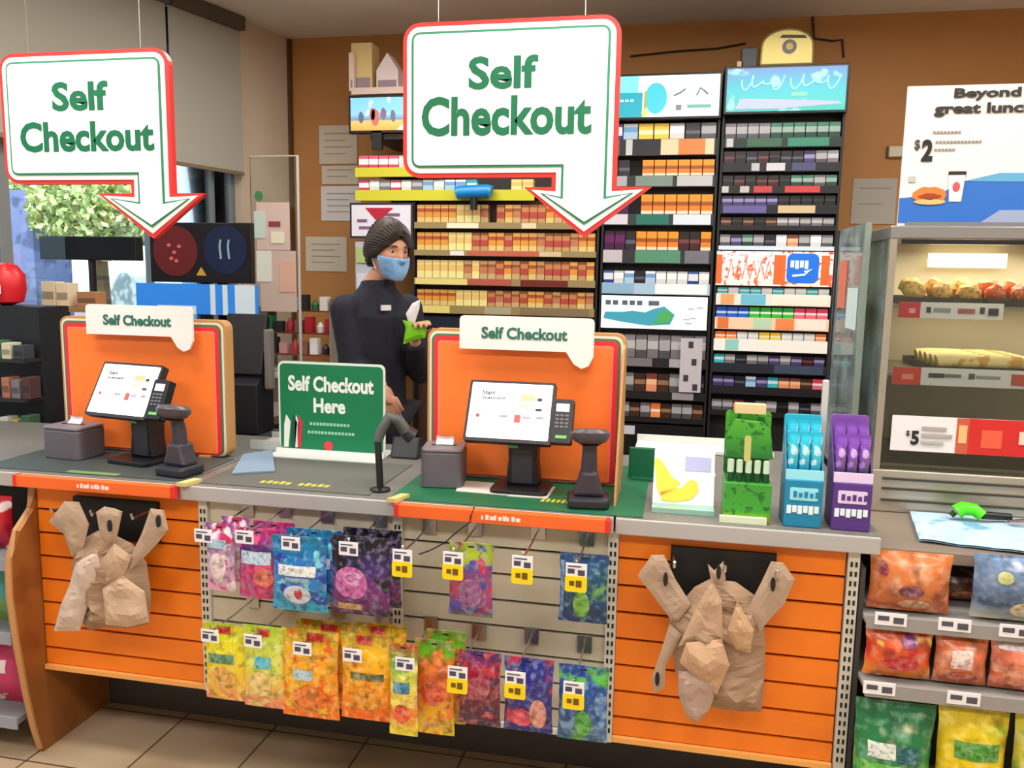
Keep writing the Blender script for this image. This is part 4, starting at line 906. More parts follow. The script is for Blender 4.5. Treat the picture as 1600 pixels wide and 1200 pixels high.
# price strips (clip to shelves: parts of the case)
def strip(px0, py0, px1, py1, Y, segs, nm):
    s_ = None
    a = PY(px0, (py0+py1)/2, Y); b = PY(px1, (py0+py1)/2, Y); zt = PY((px0+px1)/2, py0, Y).z; z_b = PY((px0+px1)/2, py1, Y).z
    s_ = B(a.x, b.x, Y, Y+.004, z_b, zt).build(nm, M(232, 226, 226, .45), fcase)
    for k, (u0, u1, v0, v1, c) in enumerate(segs):
        B(a.x+(b.x-a.x)*u0, a.x+(b.x-a.x)*u1, Y-.0010-.0006*(k+1), Y, z_b+(zt-z_b)*v0, z_b+(zt-z_b)*v1).build('print_block', M(*c, .5), s_)
    return s_
yf = cy0+.040
strip(1404, 473, 1568, 498, yf, [(0, .21, 0, 1, (214, 44, 52)), (.10, .16, .3, .6, (250, 160, 170)), (.27, .31, .35, .7, (60, 56, 60)), (.34, .5, .4, .65, (150, 150, 156)), (.57, .73, .35, .65, (180, 90, 90)), (.78, .82, .35, .75, (60, 56, 60)), (.86, .95, .25, .7, (60, 56, 60))], 'price_strip')
strip(1394, 578, 1700, 606, yf, [(0, .15, 0, 1, (222, 58, 40)), (.05, .11, .3, .6, (250, 140, 120)), (.19, .27, .45, .7, (60, 56, 60)), (.27, .36, .5, .68, (120, 110, 110)), (.40, .43, .45, .75, (90, 88, 90)), (.44, .56, .5, .65, (150, 146, 148)), (.62, .76, .2, .8, (200, 80, 60))], 'price_strip')
s5 = strip(1392, 656, 1720, 712, cy0-.010, [(.32, .38, 0, 1, (196, 90, 60)), (.38, 1, 0, 1, (204, 36, 32)), (.33, .37, .3, .8, (232, 180, 120)), (.44, .54, .2, .7, (226, 90, 60)), (.15, .27, .62, .72, (170, 164, 160)), (.15, .3, .42, .52, (170, 164, 160)), (.15, .26, .24, .32, (180, 176, 170)), (.62, .7, .35, .7, (240, 200, 180))], 'five_dollar_sign')
a = PY(1425, 684, cy0-.012); text('5', 'price_lettering', M(30, 26, 26, .5), s5, a.x+.008, cy0-.0125, a.z, .022, .042, bold=.04)
text('$', 'price_lettering', M(50, 46, 46, .5), s5, a.x-.012, cy0-.0125, a.z+.012, .010, .018, bold=.02)
# food trays and food
def tray(x0, x1, z, label):
    t = thing('food_tray', label, 'tray', ((x0+x1)/2, .68, z), 'food trays in the hot case')
    MB().box(x0, x1, .51, .86, z+.0005, z+.006).box(x0, x1, .51, .514, z+.006, z+.022).box(x0, x1, .856, .86, z+.006, z+.022).box(x0, x0+.004, .514, .856, z+.006, z+.022).box(x1-.004, x1, .514, .856, z+.006, z+.022).build('tray_body', M(70, 66, 62, .4, .6), t)
u = SH[0][0]; m_z = SH[1][0]
xa0 = PY(1412, 470, .55).x; xb0 = PY(1528, 470, .55).x; xc0 = PY(1536, 470, .55).x
tray(xa0, xb0, u, 'dark tray of pale golden food pieces on the upper shelf of the case')
tray(xc0, xc0+.26, u, 'dark tray of red orange food pieces on the upper shelf of the case')
tray(PY(1452, 575, .55).x, PY(1452, 575, .55).x+.36, m_z, 'tray of long pale rolls on the middle shelf of the case')
def nugget(nm, cat, loc, s, mat, label, grp, seed, proto={}):
    k = (nm, mat.name, seed % 3)
    if k not in proto:
        b_ = MB(); 
        def f(i, j):
            a = 2*PI*i; c = PI*j; d = Vector((math.cos(a)*math.sin(c), math.sin(a)*math.sin(c), math.cos(c)))
            r_ = 1+.35*noise.noise(d*1.7+Vector((seed, 0, 0)))+.08*noise.noise(d*6)
            return d*r_
        b_.grid(f, 14, 9)
        o = b_.build(nm, mat, None, smooth=True, local=True); proto[k] = o
    else:
        o = proto[k].copy(); COL.objects.link(o)
    o.location = loc; o.scale = s; o.rotation_euler = (0, 0, seed*1.3)
    return tag(o, label, cat, grp)
GOLD = PM('golden_fried_crust', [(0, (216, 160, 80)), (1, (240, 200, 120))], [((200, 130, 60), .58, 3, 'n')], rough=.6); REDF = PM('red_glazed_crust', [(0, (190, 80, 40)), (1, (230, 110, 60))], [((240, 170, 110), .62, 3, 'n')], rough=.4)
rr = random.Random(5)
for tx0, tx1, mt, nm, nn in ((xa0, xb0, GOLD, 'golden', 'fried_piece'), (xc0, xc0+.26, REDF, 'red orange', 'glazed_piece')):
    nx = int((tx1-tx0-.02)/.058); c = 0
    for row in range(2):
        for k in range(nx):
            x = tx0+.032+k*(tx1-tx0-.06)/max(1, nx-1); s = rr.uniform(.019, .022)
            nugget(nn, 'hot snack', (x, .548+.07*row, u+.038+.014*row), (s*1.5, s*1.25, s*1.35), mt, '%s fried piece, %s from the left in the %s line of its tray' % (nm, ORD[k], ('front', 'second')[row]), nm+' fried pieces on the upper shelf', k+row*2); c += 1
rollm = PM('pale_baked_roll', [(0, (240, 206, 130)), (1, (250, 226, 160))], [((216, 160, 80), .62, 20, 'n')], rough=.6)
x = PY(1452, 575, .55).x+.07; rp = None
for k in range(5):
    lb = 'long pale baked roll, %s from the front in the middle shelf tray' % ORD[k]; yy = .54+k*.055
    if rp is None:
        rp = MB().tube([(-.055, 0, 0), (-.05, 0, .001), (-.02, 0, .004), (.16, .0, .004), (.20, 0, .001), (.205, 0, 0)], .021, 12).build('baked_roll', rollm, None, smooth=True, local=True); o = rp
    else: o = rp.copy(); COL.objects.link(o)
    o.location = (x, yy, m_z+.032+.0*k); tag(o, lb, 'bread roll', 'pale rolls on the middle shelf')

# poster on the case
q0 = PY(1402, 352, .5); q1 = PY(1418, 135, .5); X0, X1 = q0.x, 1.32; Z0, Z1 = TZ1+.0005, q1.z
ps = thing('promotional_poster', 'white and blue meal deal poster standing on top of the hot food case', 'poster', ((X0+X1)/2, .5, Z0))
B(X0, X1, .5, .508, Z0+.001, Z1).build('board', M(226, 222, 218, .5), ps)
MB().prism([(X0, Z0+.012), (X1, Z0+.012), (X1, Z0+.15), (X0+.26, Z0+.152), (X0+.17, Z0+.13), (X0+.10, Z0+.09), (X0, Z0+.082)], .498, .5).build('blue_wave', M(40, 104, 190, .5), ps)
MB().prism([(X0+.17, Z0+.13), (X0+.26, Z0+.152), (X1, Z0+.15), (X1, Z0+.125), (X0+.26, Z0+.128)], .497, .498).build('pale_wave', M(90, 160, 200, .5), ps)
MB().prism([(X0+.22, Z0+.012), (X1, Z0+.012), (X1, Z0+.05), (X0+.27, Z0+.048)], .497, .498).build('grey_wave', M(150, 160, 190, .5), ps)
a = PY(1449, 235, .497); text('2', 'price_lettering', M(24, 22, 22, .5), ps, a.x, .4965, a.z, .030, .062, bold=.05)
text('$', 'price_lettering', M(60, 58, 56, .5), ps, a.x-.028, .4965, a.z+.015, .015, .032, bold=.02)
a0 = PY(1488, 150, .497); text('Beyond b', 'headline', M(40, 36, 34, .5), ps, a0.x+.115, .4965, a0.z+.004, .22, .034, bold=.035)
a0 = PY(1460, 170, .497); text('great lunches', 'headline', M(44, 40, 38, .5), ps, a0.x+.155, .4965, a0.z-.004, .31, .038, bold=.035)
for (x_, y_, wd) in ((1458, 207, .07), (1462, 222, .12), (1460, 234, .05)):
    a0 = PY(x_, y_, .497); m_ = MB(); x = a0.x
    while x < a0.x+wd: m_.box(x, x+.007, .4965, .4975, a0.z-.003, a0.z+.003); x += .0095
    m_.build('small_print', M(140, 130, 126, .5), ps)
a0 = PY(1452, 305, .497); MB().prism(blob(a0.x, a0.z, .046, .024, 20, .15, 2), .4955, .4965).build('burger_picture', M(220, 120, 50, .5), ps); MB().prism(blob(a0.x+.002, a0.z-.004, .03, .009, 16, .3, 4), .4945, .4955).build('burger_filling', M(150, 60, 30, .5), ps)
MB().prism(blob(a0.x+.002, a0.z-.019, .042, .008, 16, .1, 4), .4945, .4955).build('plate_picture', M(240, 180, 110, .5), ps)
a0 = PY(1494, 290, .497); MB().prism([(a0.x-.016, a0.z-.045), (a0.x+.016, a0.z-.045), (a0.x+.022, a0.z+.03), (a0.x-.022, a0.z+.03)], .4955, .4965).build('cup_picture', M(236, 226, 230, .5), ps)
MB().prism(rrect(a0.x-.024, a0.x+.024, a0.z+.03, a0.z+.040, .003), .4945, .4955).build('cup_lid_picture', M(34, 30, 30, .5), ps); MB().prism(blob(a0.x, a0.z-.004, .01, .014), .4945, .4955).build('cup_logo', M(200, 80, 90, .5), ps)
a0 = PY(1425, 280, .497); MB().prism(rrect(a0.x-.01, a0.x+.01, a0.z-.008, a0.z+.008, .002), .4955, .4965).build('round_badge', M(180, 180, 176, .5), ps)
B(X0+.02, X1-.02, .47, .54, Z0+.0005, Z0+.012).build('poster_foot', M(120, 120, 122, .4), ps)

# glass screen left of the case with notes, and grey post
gsx = .691
sg = thing('glass_screen', 'tall clear glass screen with stuck notes left of the hot food case', 'screen', (gsx, .75, .92))
gz1 = PY(1340, 350, .62).z
B(.688, .694, .55, .98, .925, gz1).build('glass_pane', REFL_GLASS, sg)
B(.684, .698, .545, .98, .9205, .93).build('bottom_rail', M(150, 154, 150, .4, .6), sg); 
B(.682, .700, .535, .55, .8685, gz1).build('front_rail', M(150, 168, 160, .35, .5), sg)
B(.682, .700, .98, .995, .8685, gz1).build('back_rail', M(60, 62, 62, .4, .5), sg)
B(.682, .687, .60, .74, 1.40, 1.53).build('stuck_note', M(214, 232, 230, .6), sg)
B(.682, .687, .80, .90, 1.46, 1.62).build('salmon_note', M(226, 120, 90, .6), sg)
q = PY(1310, 800, .16); tag(B(.531, .547, .168, .184, CT+.0005, PY(1310, 595, .17).z).build('grey_post', M(196, 196, 192, .4), bevel=.003), 'slim pale grey upright post between the teal and purple displays', 'post')

# blue cloth, scraper and tongs on the right counter
P = [PZ(a, b, .868) for a, b in ((1418, 795), (1700, 800), (1700, 880), (1436, 848))]
zc = .8685
def cl(i, j):
    a = P[3].lerp(P[2], i); b = P[0].lerp(P[1], i); q = a.lerp(b, j); return (q.x, min(.43, max(q.y, .09)), zc+.0100+.004*noise.noise((i*6, j*4, 0)))
cb = MB().grid(cl, 20, 10); cb.grid(lambda i, j: Vector(cl(i, 1-j))-Vector((0, 0, .005)), 20, 10)
ct_ = cb.build('folded_cloth', PM('pale_blue_cloth', [(0, (150, 190, 215)), (1, (196, 222, 236))], [((120, 170, 205), .6, 8, 'n')], rough=.9)); tag(ct_, 'pale blue folded cloth lying on the counter in front of the hot case', 'cloth')
zt = zc+.0145
q = PZ(1515, 812, zt); ss = thing('green_handled_scraper', 'bright lime green and black handled tool lying on the blue cloth', 'tool', (q.x, q.y, zt))
MB().tube([(q.x-.035, q.y+.0, zt+.02), (q.x-.02, q.y, zt+.032), (q.x+.01, q.y, zt+.03), (q.x+.03, q.y-.01, zt+.016)], .022, 10, .016).build('green_head', M(80, 226, 20, .4), ss, smooth=True)
MB().tube([(q.x+.03, q.y, zt+.016), (q.x+.11, q.y+.01, zt+.013)], .012, 10, .010).build('black_handle', BLACK, ss, smooth=True)
MB().tube([(q.x-.04, q.y, zt+.02), (q.x-.05, q.y, zt+.008)], .009, 8).build('tip', M(30, 60, 30, .4), ss, smooth=True)
q = PZ(1588, 820, zt); tg_ = thing('steel_tongs', 'steel serving tongs lying on the blue cloth at the right edge', 'tongs', (q.x, q.y, zt))
for s in (-1, 1): MB().tube([(q.x-.02, q.y+s*.004, zt+.008), (q.x+.05, q.y+s*.016, zt+.012), (q.x+.16, q.y+s*.006, zt+.008)], .005, 8).build('tong_arm', CHROME, tg_, smooth=True)

# ================================================================== TOBACCO RACKS
def PROJ(P_):
    v = Vector(P_)-CAM; d = v.dot(_F); return 800+FOC*v.dot(_R2)/d, 600-FOC*v.dot(_U2)/d
def zat(x, y, py):
    px = 800
    for _ in range(5):
        q = PY(px, py, y); px = PROJ((x, y, q.z))[0]
    return q.z
RY = 2.42                                     # front of the packs
RB = M(20, 19, 22, .5)
def pack(w_, h_, d_, mat, nm='tobacco_pack'):
    b = MB(); e = .0012
    b.box(-w_/2, w_/2, 0, d_, 0, h_)
    return b.build(nm, mat, None, local=True, bevel=0)
pm_cache = {}
def pmat(key, stops):
    if key not in pm_cache: pm_cache[key] = PM('pack_print_'+key, stops, [], rough=.35, sharp=True)
    return pm_cache[key]
PK = {
 'white blue': [(0, (30, 60, 130)), (.3, (222, 228, 236)), (.82, (60, 90, 160))], 'pale blue': [(0, (170, 200, 226)), (.5, (110, 160, 210)), (.8, (230, 236, 242))],
 'yellow': [(0, (250, 206, 60)), (.35, (240, 236, 190)), (.6, (250, 210, 60))], 'white': [(0, (216, 216, 216)), (.4, (244, 244, 242)), (.85, (180, 184, 190))],
 'dark': [(0, (30, 30, 40)), (.35, (86, 88, 104)), (.55, (26, 26, 32))], 'orange': [(0, (240, 220, 196)), (.2, (236, 130, 30)), (.45, (160, 80, 20)), (.65, (244, 150, 40))],
 'gold': [(0, (226, 196, 120)), (.3, (220, 150, 60)), (.6, (170, 80, 40)), (.8, (236, 180, 90))], 'tan': [(0, (200, 170, 120)), (.3, (190, 120, 80)), (.65, (150, 84, 50)), (.8, (206, 160, 110))],
 'pale gold': [(0, (240, 226, 150)), (.4, (228, 190, 110)), (.75, (236, 214, 140))], 'red brown': [(0, (196, 150, 96)), (.25, (180, 70, 60)), (.6, (196, 130, 80)), (.85, (150, 90, 50))],
 'silver green': [(0, (20, 66, 54)), (.4, (150, 170, 160)), (.75, (60, 120, 100))], 'silver': [(0, (80, 80, 86)), (.35, (170, 168, 170)), (.8, (110, 110, 116))],
 'black': [(0, (18, 18, 20)), (.5, (58, 54, 56)), (.65, (20, 20, 24))], 'maroon': [(0, (60, 16, 22)), (.4, (110, 60, 64)), (.6, (30, 18, 22))],
 'teal': [(0, (60, 190, 200)), (.4, (200, 236, 236)), (.7, (40, 160, 176))], 'blue': [(0, (30, 100, 210)), (.4, (190, 214, 240)), (.6, (20, 80, 190))],
 'green': [(0, (60, 190, 70)), (.4, (220, 244, 216)), (.6, (40, 170, 60))], 'pink': [(0, (236, 110, 130)), (.4, (250, 220, 224)), (.6, (226, 70, 100))],
 'light orange': [(0, (250, 150, 80)), (.4, (252, 226, 206)), (.6, (240, 120, 60))], 'grey': [(0, (120, 116, 120)), (.4, (190, 186, 190)), (.75, (140, 136, 142))],
 'purple': [(0, (60, 10, 60)), (.4, (96, 20, 90)), (.8, (50, 8, 50))], 'violet': [(0, (70, 60, 110)), (.4, (150, 140, 180)), (.7, (50, 44, 80))],
 'brown': [(0, (70, 44, 30)), (.4, (150, 110, 84)), (.65, (60, 38, 28))], 'pink white': [(0, (214, 60, 90)), (.3, (244, 236, 238)), (.75, (220, 90, 120))], 'peach': [(0, (236, 150, 110)), (.4, (240, 190, 140)), (.7, (120, 60, 60))],
}
protos = {}
npack = 0
def row(x0, x1, zb, zt, cols, rackname, rowname, y=RY, kindname='tobacco_pack', depth=.05, cat='cigarette pack', gapf=.08):
    global npack
    n_ = len(cols); pw = (x1-x0)/n_; w_ = pw*(1-gapf); h_ = zt-zb
    count = {}
    for k, c in enumerate(cols):
        if c is None: continue
        key = (c, round(w_, 3), round(h_, 3), depth)
        if key not in protos: o = pack(w_, h_, depth, pmat(c, PK[c]), kindname); protos[key] = o
        else: o = protos[key].copy(); COL.objects.link(o)
        o.location = (x0+pw*(k+.5), y, zb+.0006)
        present = [j for j, cc in enumerate(cols) if cc is not None]
        tag(o, '%s pack, %s from left, %s of the %s' % (c, ORD[present.index(k)], rowname, rackname), cat, 'packs on the %s of the %s' % (rowname, rackname)); npack += 1
ROWN = ['top shelf', 'second shelf', 'third shelf', 'fourth shelf', 'fifth shelf', 'sixth shelf', 'seventh shelf', 'eighth shelf', 'ninth shelf', 'tenth shelf', 'eleventh shelf', 'twelfth shelf']
def rack(x0, x1, label, rackname, header, rows, z0=.0, ztop=None, ads=()):
    xm = (x0+x1)/2
    hz1 = zat(xm, RY-.05, header[0]); hz0 = zat(xm, RY-.05, header[1])
    ztop = hz1+.01
    t = thing('tobacco_rack', label, 'rack', (xm, 2.6, 0), None)
    B(x0, x1, 2.96, 2.99, z0+.001, ztop).build('back_panel', RB, t)
    B(x0, x1, RY+.07, 2.96, z0+.001, .10).build('plinth', RB, t)
    for s in (x0, x1-.012): B(s, s+.012, RY-.01, 2.96, z0+.001, ztop).build('side_panel', RB, t)
    B(x0+.012, x1-.012, RY+.056, RY+.062, .12, hz0).build('backing_sheet', M(14, 13, 15, .6), t)
    hb = B(x0, x1, RY-.045, 2.6, hz0, hz1).build('header_box', M(18, 18, 20, .4), t, bevel=.003)
    header[2](x0+.012, x1-.012, RY-.050, hz0+.012, hz1-.012, hb)
    for k, (pt, pb, rb, cols, railc, segs) in enumerate(rows):
        zb = zat(xm, RY, pb); zt = zat(xm, RY, pt); rz = zat(xm, RY-.02, rb)
        s_ = B(x0+.012, x1-.012, RY-.012, RY+.056, zb-.006, zb).build('shelf', RB, t)
        r_ = B(x0+.012, x1-.012, RY-.018, RY-.012, min(rz, zb-.004), zb+.004).build('label_rail', M(*railc, .45), s_)
        for si, (u0, u1, c) in enumerate(segs):
            X0_, X1_ = x0+.014, x1-.014
            B(X0_+(X1_-X0_)*u0, X0_+(X1_-X0_)*u1, RY-.0192-.0006*si, RY-.018, min(rz, zb-.004)+.004, zb+.002).build('rail_label', M(*c, .45), s_)
        row(x0+.016, x1-.016, zb, zt, cols, rackname, ROWN[k])
    return t
# header graphics
def lit(c, e=.55): return M(*c, .35, emit=e)
def hdr_mid(x0, x1, y, z0, z1, par):
    f = B(x0, x1, y, y+.005, z0, z1).build('lit_panel', lit((224, 240, 244), .5), par); W = x1-x0; H = z1-z0
    B(x0, x0+W*.32, y-.002, y, z0, z0+H*.6).build('teal_print', lit((20, 156, 178), .5), f)
    B(x0, x0+W*.28, y-.001, y, z0+H*.6, z1).build('pale_teal_print', lit((120, 220, 232), .5), f)
    MB().prism(blob(x0+W*.44, z0+H*.45, W*.1, H*.38, 16), y-.003, y-.001).build('teal_spot', lit((60, 186, 206), .5), f)
    B(x0+W*.335, x0+W*.355, y-.004, y, z0+H*.05, z0+H*.62).build('bottle_print', lit((180, 160, 60), .4), f)
    MB().prism(blob(x0+W*.345, z0+H*.1, W*.03, H*.1, 10), y-.0045, y-.0035).build('gold_print', lit((220, 216, 120), .5), f)
    for i in range(5): B(x0+W*(.03+.045*i), x0+W*(.06+.045*i), y-.003, y-.002, z0+H*.38, z0+H*.43).build('small_lettering', lit((200, 240, 244), .5), f)
    MB().tube([(x0+W*.6, y-.002, z0+H*.5), (x0+W*.66, y-.002, z0+H*.58), (x0+W*.70, y-.002, z0+H*.66)], .004, 6).build('script_mark', M(110, 130, 140, .5), f)
    MB().tube([(x0+W*.8, y-.002, z0+H*.5), (x0+W*.83, y-.002, z0+H*.68), (x0+W*.87, y-.002, z0+H*.6), (x0+W*.9, y-.002, z0+H*.52)], .004, 6).build('script_mark', M(110, 130, 140, .5), f)
    B(x0+W*.72, x0+W*.93, y-.002, y, z0+H*.2, z0+H*.28).build('small_lettering', M(120, 190, 180, .5), f); B(x0+W*.62, x0+W*.67, y-.002, y, z0+H*.15, z0+H*.28).build('small_lettering', M(140, 140, 160, .5), f)
def hdr_right(x0, x1, y, z0, z1, par):
    W = x1-x0; H = z1-z0
    f = B(x0, x1, y, y+.005, z0, z1).build('lit_panel', PM('header_sky_print', [(0, (60, 170, 160)), (.18, (80, 180, 176)), (.5, (70, 176, 190)), (.85, (84, 150, 190)), (1, (100, 130, 190))], [((150, 210, 220), .6, 9, 'n')], rough=.35, emit=.4), par)
    MB().prism([(x0+W*.08, z0+H*.06), (x0+W*.4, z0+H*.05), (x0+W*.97, z0+H*.14), (x0+W*.94, z0+H*.2), (x0+W*.5, z0+H*.26), (x0+W*.12, z0+H*.3)], y-.002, y).build('pale_wave', lit((166, 172, 206), .4), f)
    for (s0, s1, kk) in ((.13, .48, 4), (.54, .95, 4)):
        pts_ = []
        for i in range(kk*14+1):
            q_ = i/(kk*14); aa = 2*PI*kk*q_
            pts_.append((x0+W*(s0+(s1-s0)*q_-.022*math.sin(aa)), y-.003, z0+H*(.66+(.10+.08*math.sin(q_*9))*math.cos(aa+.6))))
        MB().tube(pts_, .0042, 6).build('script_lettering', lit((170, 236, 236), .45), f)
    B(x0+W*.55, x0+W*.68, y-.002, y, z0+H*.34, z0+H*.42).build('small_lettering', lit((130, 226, 170), .4), f)
mx0, mx1, rx0, rx1 = -.288, .312, .322, .925
o_, g_, w_, d_ = 'orange', 'gold', 'white', 'dark'
mid_rack = rack(mx0, mx1, 'black tobacco rack with pale teal header, left of the other header rack', 'middle tobacco rack', (114, 186, hdr_mid), [
  (193, 219, 243, ['white blue', 'pale blue', 'yellow', 'yellow', 'white', 'dark', 'silver'], (34, 34, 44), [(.0, .12, (120, 90, 80)), (.18, .24, (200, 200, 200)), (.5, .98, (246, 208, 170)), (.66, .9, (230, 130, 70))]),
  (250, 276, 292, ['dark', 'dark', None, o_, o_, o_, o_, o_, o_], (40, 44, 46), [(.02, .2, (170, 170, 176)), (.28, .62, (120, 140, 130)), (.66, .98, (190, 190, 190))]),
  (304, 336, 352, ['purple', 'purple', None, o_, o_, o_, o_, o_, o_], (40, 52, 52), [(.0, .22, (210, 206, 214)), (.3, .6, (20, 110, 96)), (.64, .98, (214, 226, 232))]),
  (362, 392, 412, ['purple', 'purple', 'dark', o_, o_, o_, o_, 'maroon', 'maroon', o_], (36, 40, 42), [(.0, .18, (190, 184, 190)), (.3, .72, (80, 140, 110)), (.76, .98, (110, 110, 120))]),
  (424, 444, 460, ['white blue', 'white', 'pale blue', 'dark', 'pale blue', 'white', 'white', 'white', 'white blue', 'white'], (170, 200, 220), [(.5, .98, (246, 248, 250)), (.0, .3, (140, 180, 210))]),
  (524, 560, 574, ['tan', 'grey', 'grey', 'silver', 'grey', 'silver', 'grey', 'silver', 'grey'], (30, 28, 30), [(.1, .5, (120, 116, 120)), (.66, .95, (170, 166, 170))]),
  (584, 612, 624, ['brown', 'silver', 'silver', 'brown', 'peach', 'brown', 'silver', 'grey', 'dark'], (24, 22, 24), [(.7, .9, (150, 144, 148))]),
  (630, 652, 660, ['light orange', 'brown', 'silver', 'brown', 'silver', 'light orange', 'brown', 'silver', 'silver', 'brown'], (20, 18, 20), [(.0, .2, (190, 186, 196))]),
])
rack(rx0, rx1, 'black tobacco rack with blue green scripted header, right of the other header rack', 'right tobacco rack', (101, 177, hdr_right), [
  (192, 217, 230, ['silver', 'silver', 'silver', 'silver', 'silver green', 'silver green', 'silver green', 'silver green', 'silver green', 'silver green'], (26, 40, 36), [(.02, .08, (190, 190, 190)), (.2, .5, (50, 96, 70)), (.55, .9, (50, 130, 106))]),
  (236, 256, 268, ['maroon', 'black', 'dark', 'maroon', 'black', 'dark', 'dark', 'violet', 'silver', 'grey'], (24, 24, 30), [(.25, .32, (180, 180, 186)), (.38, .54, (200, 200, 206)), (.6, .8, (70, 74, 110))]),
  (274, 292, 302, ['black', 'maroon', 'black', 'maroon', 'maroon', 'black', 'silver green', 'silver green', 'silver', 'silver green'], (22, 20, 22), [(.0, .06, (190, 190, 190)), (.16, .24, (190, 180, 180)), (.28, .44, (190, 60, 60)), (.55, .85, (200, 60, 60))]),
  (306, 322, 334, ['violet', 'violet', 'violet', 'violet', 'violet', 'black', 'black', 'black', 'black', 'black'], (20, 19, 26), [(.02, .40, (96, 90, 150)), (.5, .82, (206, 180, 140))]),
  (340, 354, 360, ['brown', 'black', 'brown', 'black', 'brown', 'grey', 'grey', 'silver', 'grey', 'silver'], (18, 18, 20), []),
  (367, 386, 391, ['silver', 'violet', 'silver green', 'silver', 'dark', 'white', 'peach', 'silver', 'white', 'silver'], (210, 226, 236), []),
  (450, 461, 478, ['teal', 'white', 'teal', 'teal', 'white', 'teal', 'white', 'white', 'teal', 'white'], (236, 236, 226), [(.04, .16, (250, 170, 110)), (.22, .44, (110, 196, 220)), (.5, .98, (252, 242, 226))]),
  (481, 498, 516, ['blue', 'blue', 'blue', 'green', 'green', 'green', 'green', 'pink', 'pink', 'pink'], (250, 214, 180), [(.02, .12, (234, 120, 60)), (.34, .5, (190, 220, 190)), (.54, .7, (240, 140, 80)), (.72, .98, (252, 236, 222))]),
  (520, 532, 550, ['light orange', 'light orange', 'white', 'white', 'yellow', 'yellow', 'white', 'white', 'white', 'light orange'], (248, 246, 240), [(.1, .22, (150, 214, 206))]),
  (556, 570, 584, ['teal', 'grey', 'dark', 'grey', 'silver', 'violet', 'grey', 'violet', 'maroon', 'violet'], (30, 34, 48), [(.55, .98, (60, 72, 96))]),
  (590, 606, 618, ['violet', 'violet', 'dark', 'pale blue', 'violet', 'teal', 'peach', 'peach', 'brown', 'pink'], (20, 20, 30), []),
  (628, 644, 652, ['silver', 'silver', 'peach', 'black', 'silver', 'grey', 'black', 'grey', 'dark', 'silver'], (20, 18, 22), []),
])
# bright advert panels on the racks: parts would hide the rack's own look, they are separate clip-on boards
def advert(x0, x1, py0, py1, label, fn, Y=RY-.026, th=.006):
    xm = (x0+x1)/2; z1 = zat(xm, Y, py0); z0 = zat(xm, Y, py1)
    t = thing('advert_panel', label, 'advert', (xm, Y, z0), 'advert panels on the racks')
    fn(x0, x1, Y, z0, z1, t); return t
def ad_teal(x0, x1, y, z0, z1, t):
    f = B(x0, x1, y, y+.006, z0, z1).build('lit_board', lit((230, 238, 240), .5), t); W = x1-x0; H = z1-z0
    MB().prism([(x0+W*.02, z0+H*.3), (x0+W*.2, z0+H*.2), (x0+W*.45, z0+H*.1), (x0+W*.66, z0+H*.15), (x0+W*.7, z0+H*.45), (x0+W*.6, z0+H*.7), (x0+W*.5, z0+H*.62), (x0+W*.42, z0+H*.5), (x0+W*.3, z0+H*.55), (x0+W*.2, z0+H*.5), (x0+W*.04, z0+H*.5)], y-.002, y).build('teal_shape', lit((60, 150, 170), .35), f)
    MB().prism([(x0+W*.5, z0+H*.14), (x0+W*.64, z0+H*.2), (x0+W*.7, z0+H*.42), (x0+W*.6, z0+H*.62), (x0+W*.54, z0+H*.4)], y-.003, y-.002).build('green_shape', lit((70, 160, 90), .35), f)
    for a in (.04, .11, .2, .27, .34, .45, .5): B(x0+W*a, x0+W*(a+.05), y-.003, y-.001, z0+H*.72, z0+H*.86).build('lettering', M(90, 100, 116, .5), f)
    for a, b in ((.78, .3), (.84, .34), (.82, .62), (.9, .66), (.8, .18)): B(x0+W*a, x0+W*(a+.06), y-.002, y, z0+H*b, z0+H*(b+.04)).build('small_lettering', M(190, 196, 200, .5), f)
advert(mx0+.014, mx1-.02, 463, 514, 'white advert panel with teal and green shape on the middle tobacco rack', ad_teal)
def ad_orange(x0, x1, y, z0, z1, t):
    f = B(x0, x1, y, y+.006, z0, z1).build('lit_board', PM('pink_orange_print', [(0, (246, 214, 200)), (1, (240, 236, 240))], [((222, 100, 70), .57, 30, 'n'), ((250, 240, 236), .6, 50, 'n')], rough=.35, emit=.4), t); W = x1-x0; H = z1-z0
    for a, b in ((0, .05), (.9, .97), (.5, .6)): B(x0+W*a, x0+W*b, y-.0015, y, z0+H*.05, z0+H*.9).build('orange_band', lit((226, 96, 44), .4), f)
    MB().prism(rrect(x0+W*.61, x0+W*.88, z0+H*.1, z0+H*.95, .03), y-.003, y-.001).build('blue_panel', lit((20, 104, 206), .4), f)
    for k in range(4): B(x0+W*(.64+.04*k), x0+W*(.67+.04*k), y-.004, y-.003, z0+H*(.55-.04*(k % 2)), z0+H*.75).build('white_lettering', lit((226, 236, 246), .4), f)
    MB().tube([(x0+W*.66, y-.004, z0+H*.3), (x0+W*.76, y-.004, z0+H*.34), (x0+W*.82, y-.004, z0+H*.5), (x0+W*.76, y-.004, z0+H*.42)], .006, 6).build('white_swoosh', lit((226, 236, 246), .4), f)
    for k in range(6): MB().tube([(x0+W*(.1+.065*k), y-.003, z0+H*.2), (x0+W*(.13+.065*k), y-.003, z0+H*.75), (x0+W*(.155+.065*k), y-.003, z0+H*.3)], .004, 5).build('orange_lettering', lit((230, 120, 90), .4), f)
advert(rx0+.006, rx1-.012, 393, 447, 'bright orange, white and blue advert panel on the right tobacco rack', ad_orange)
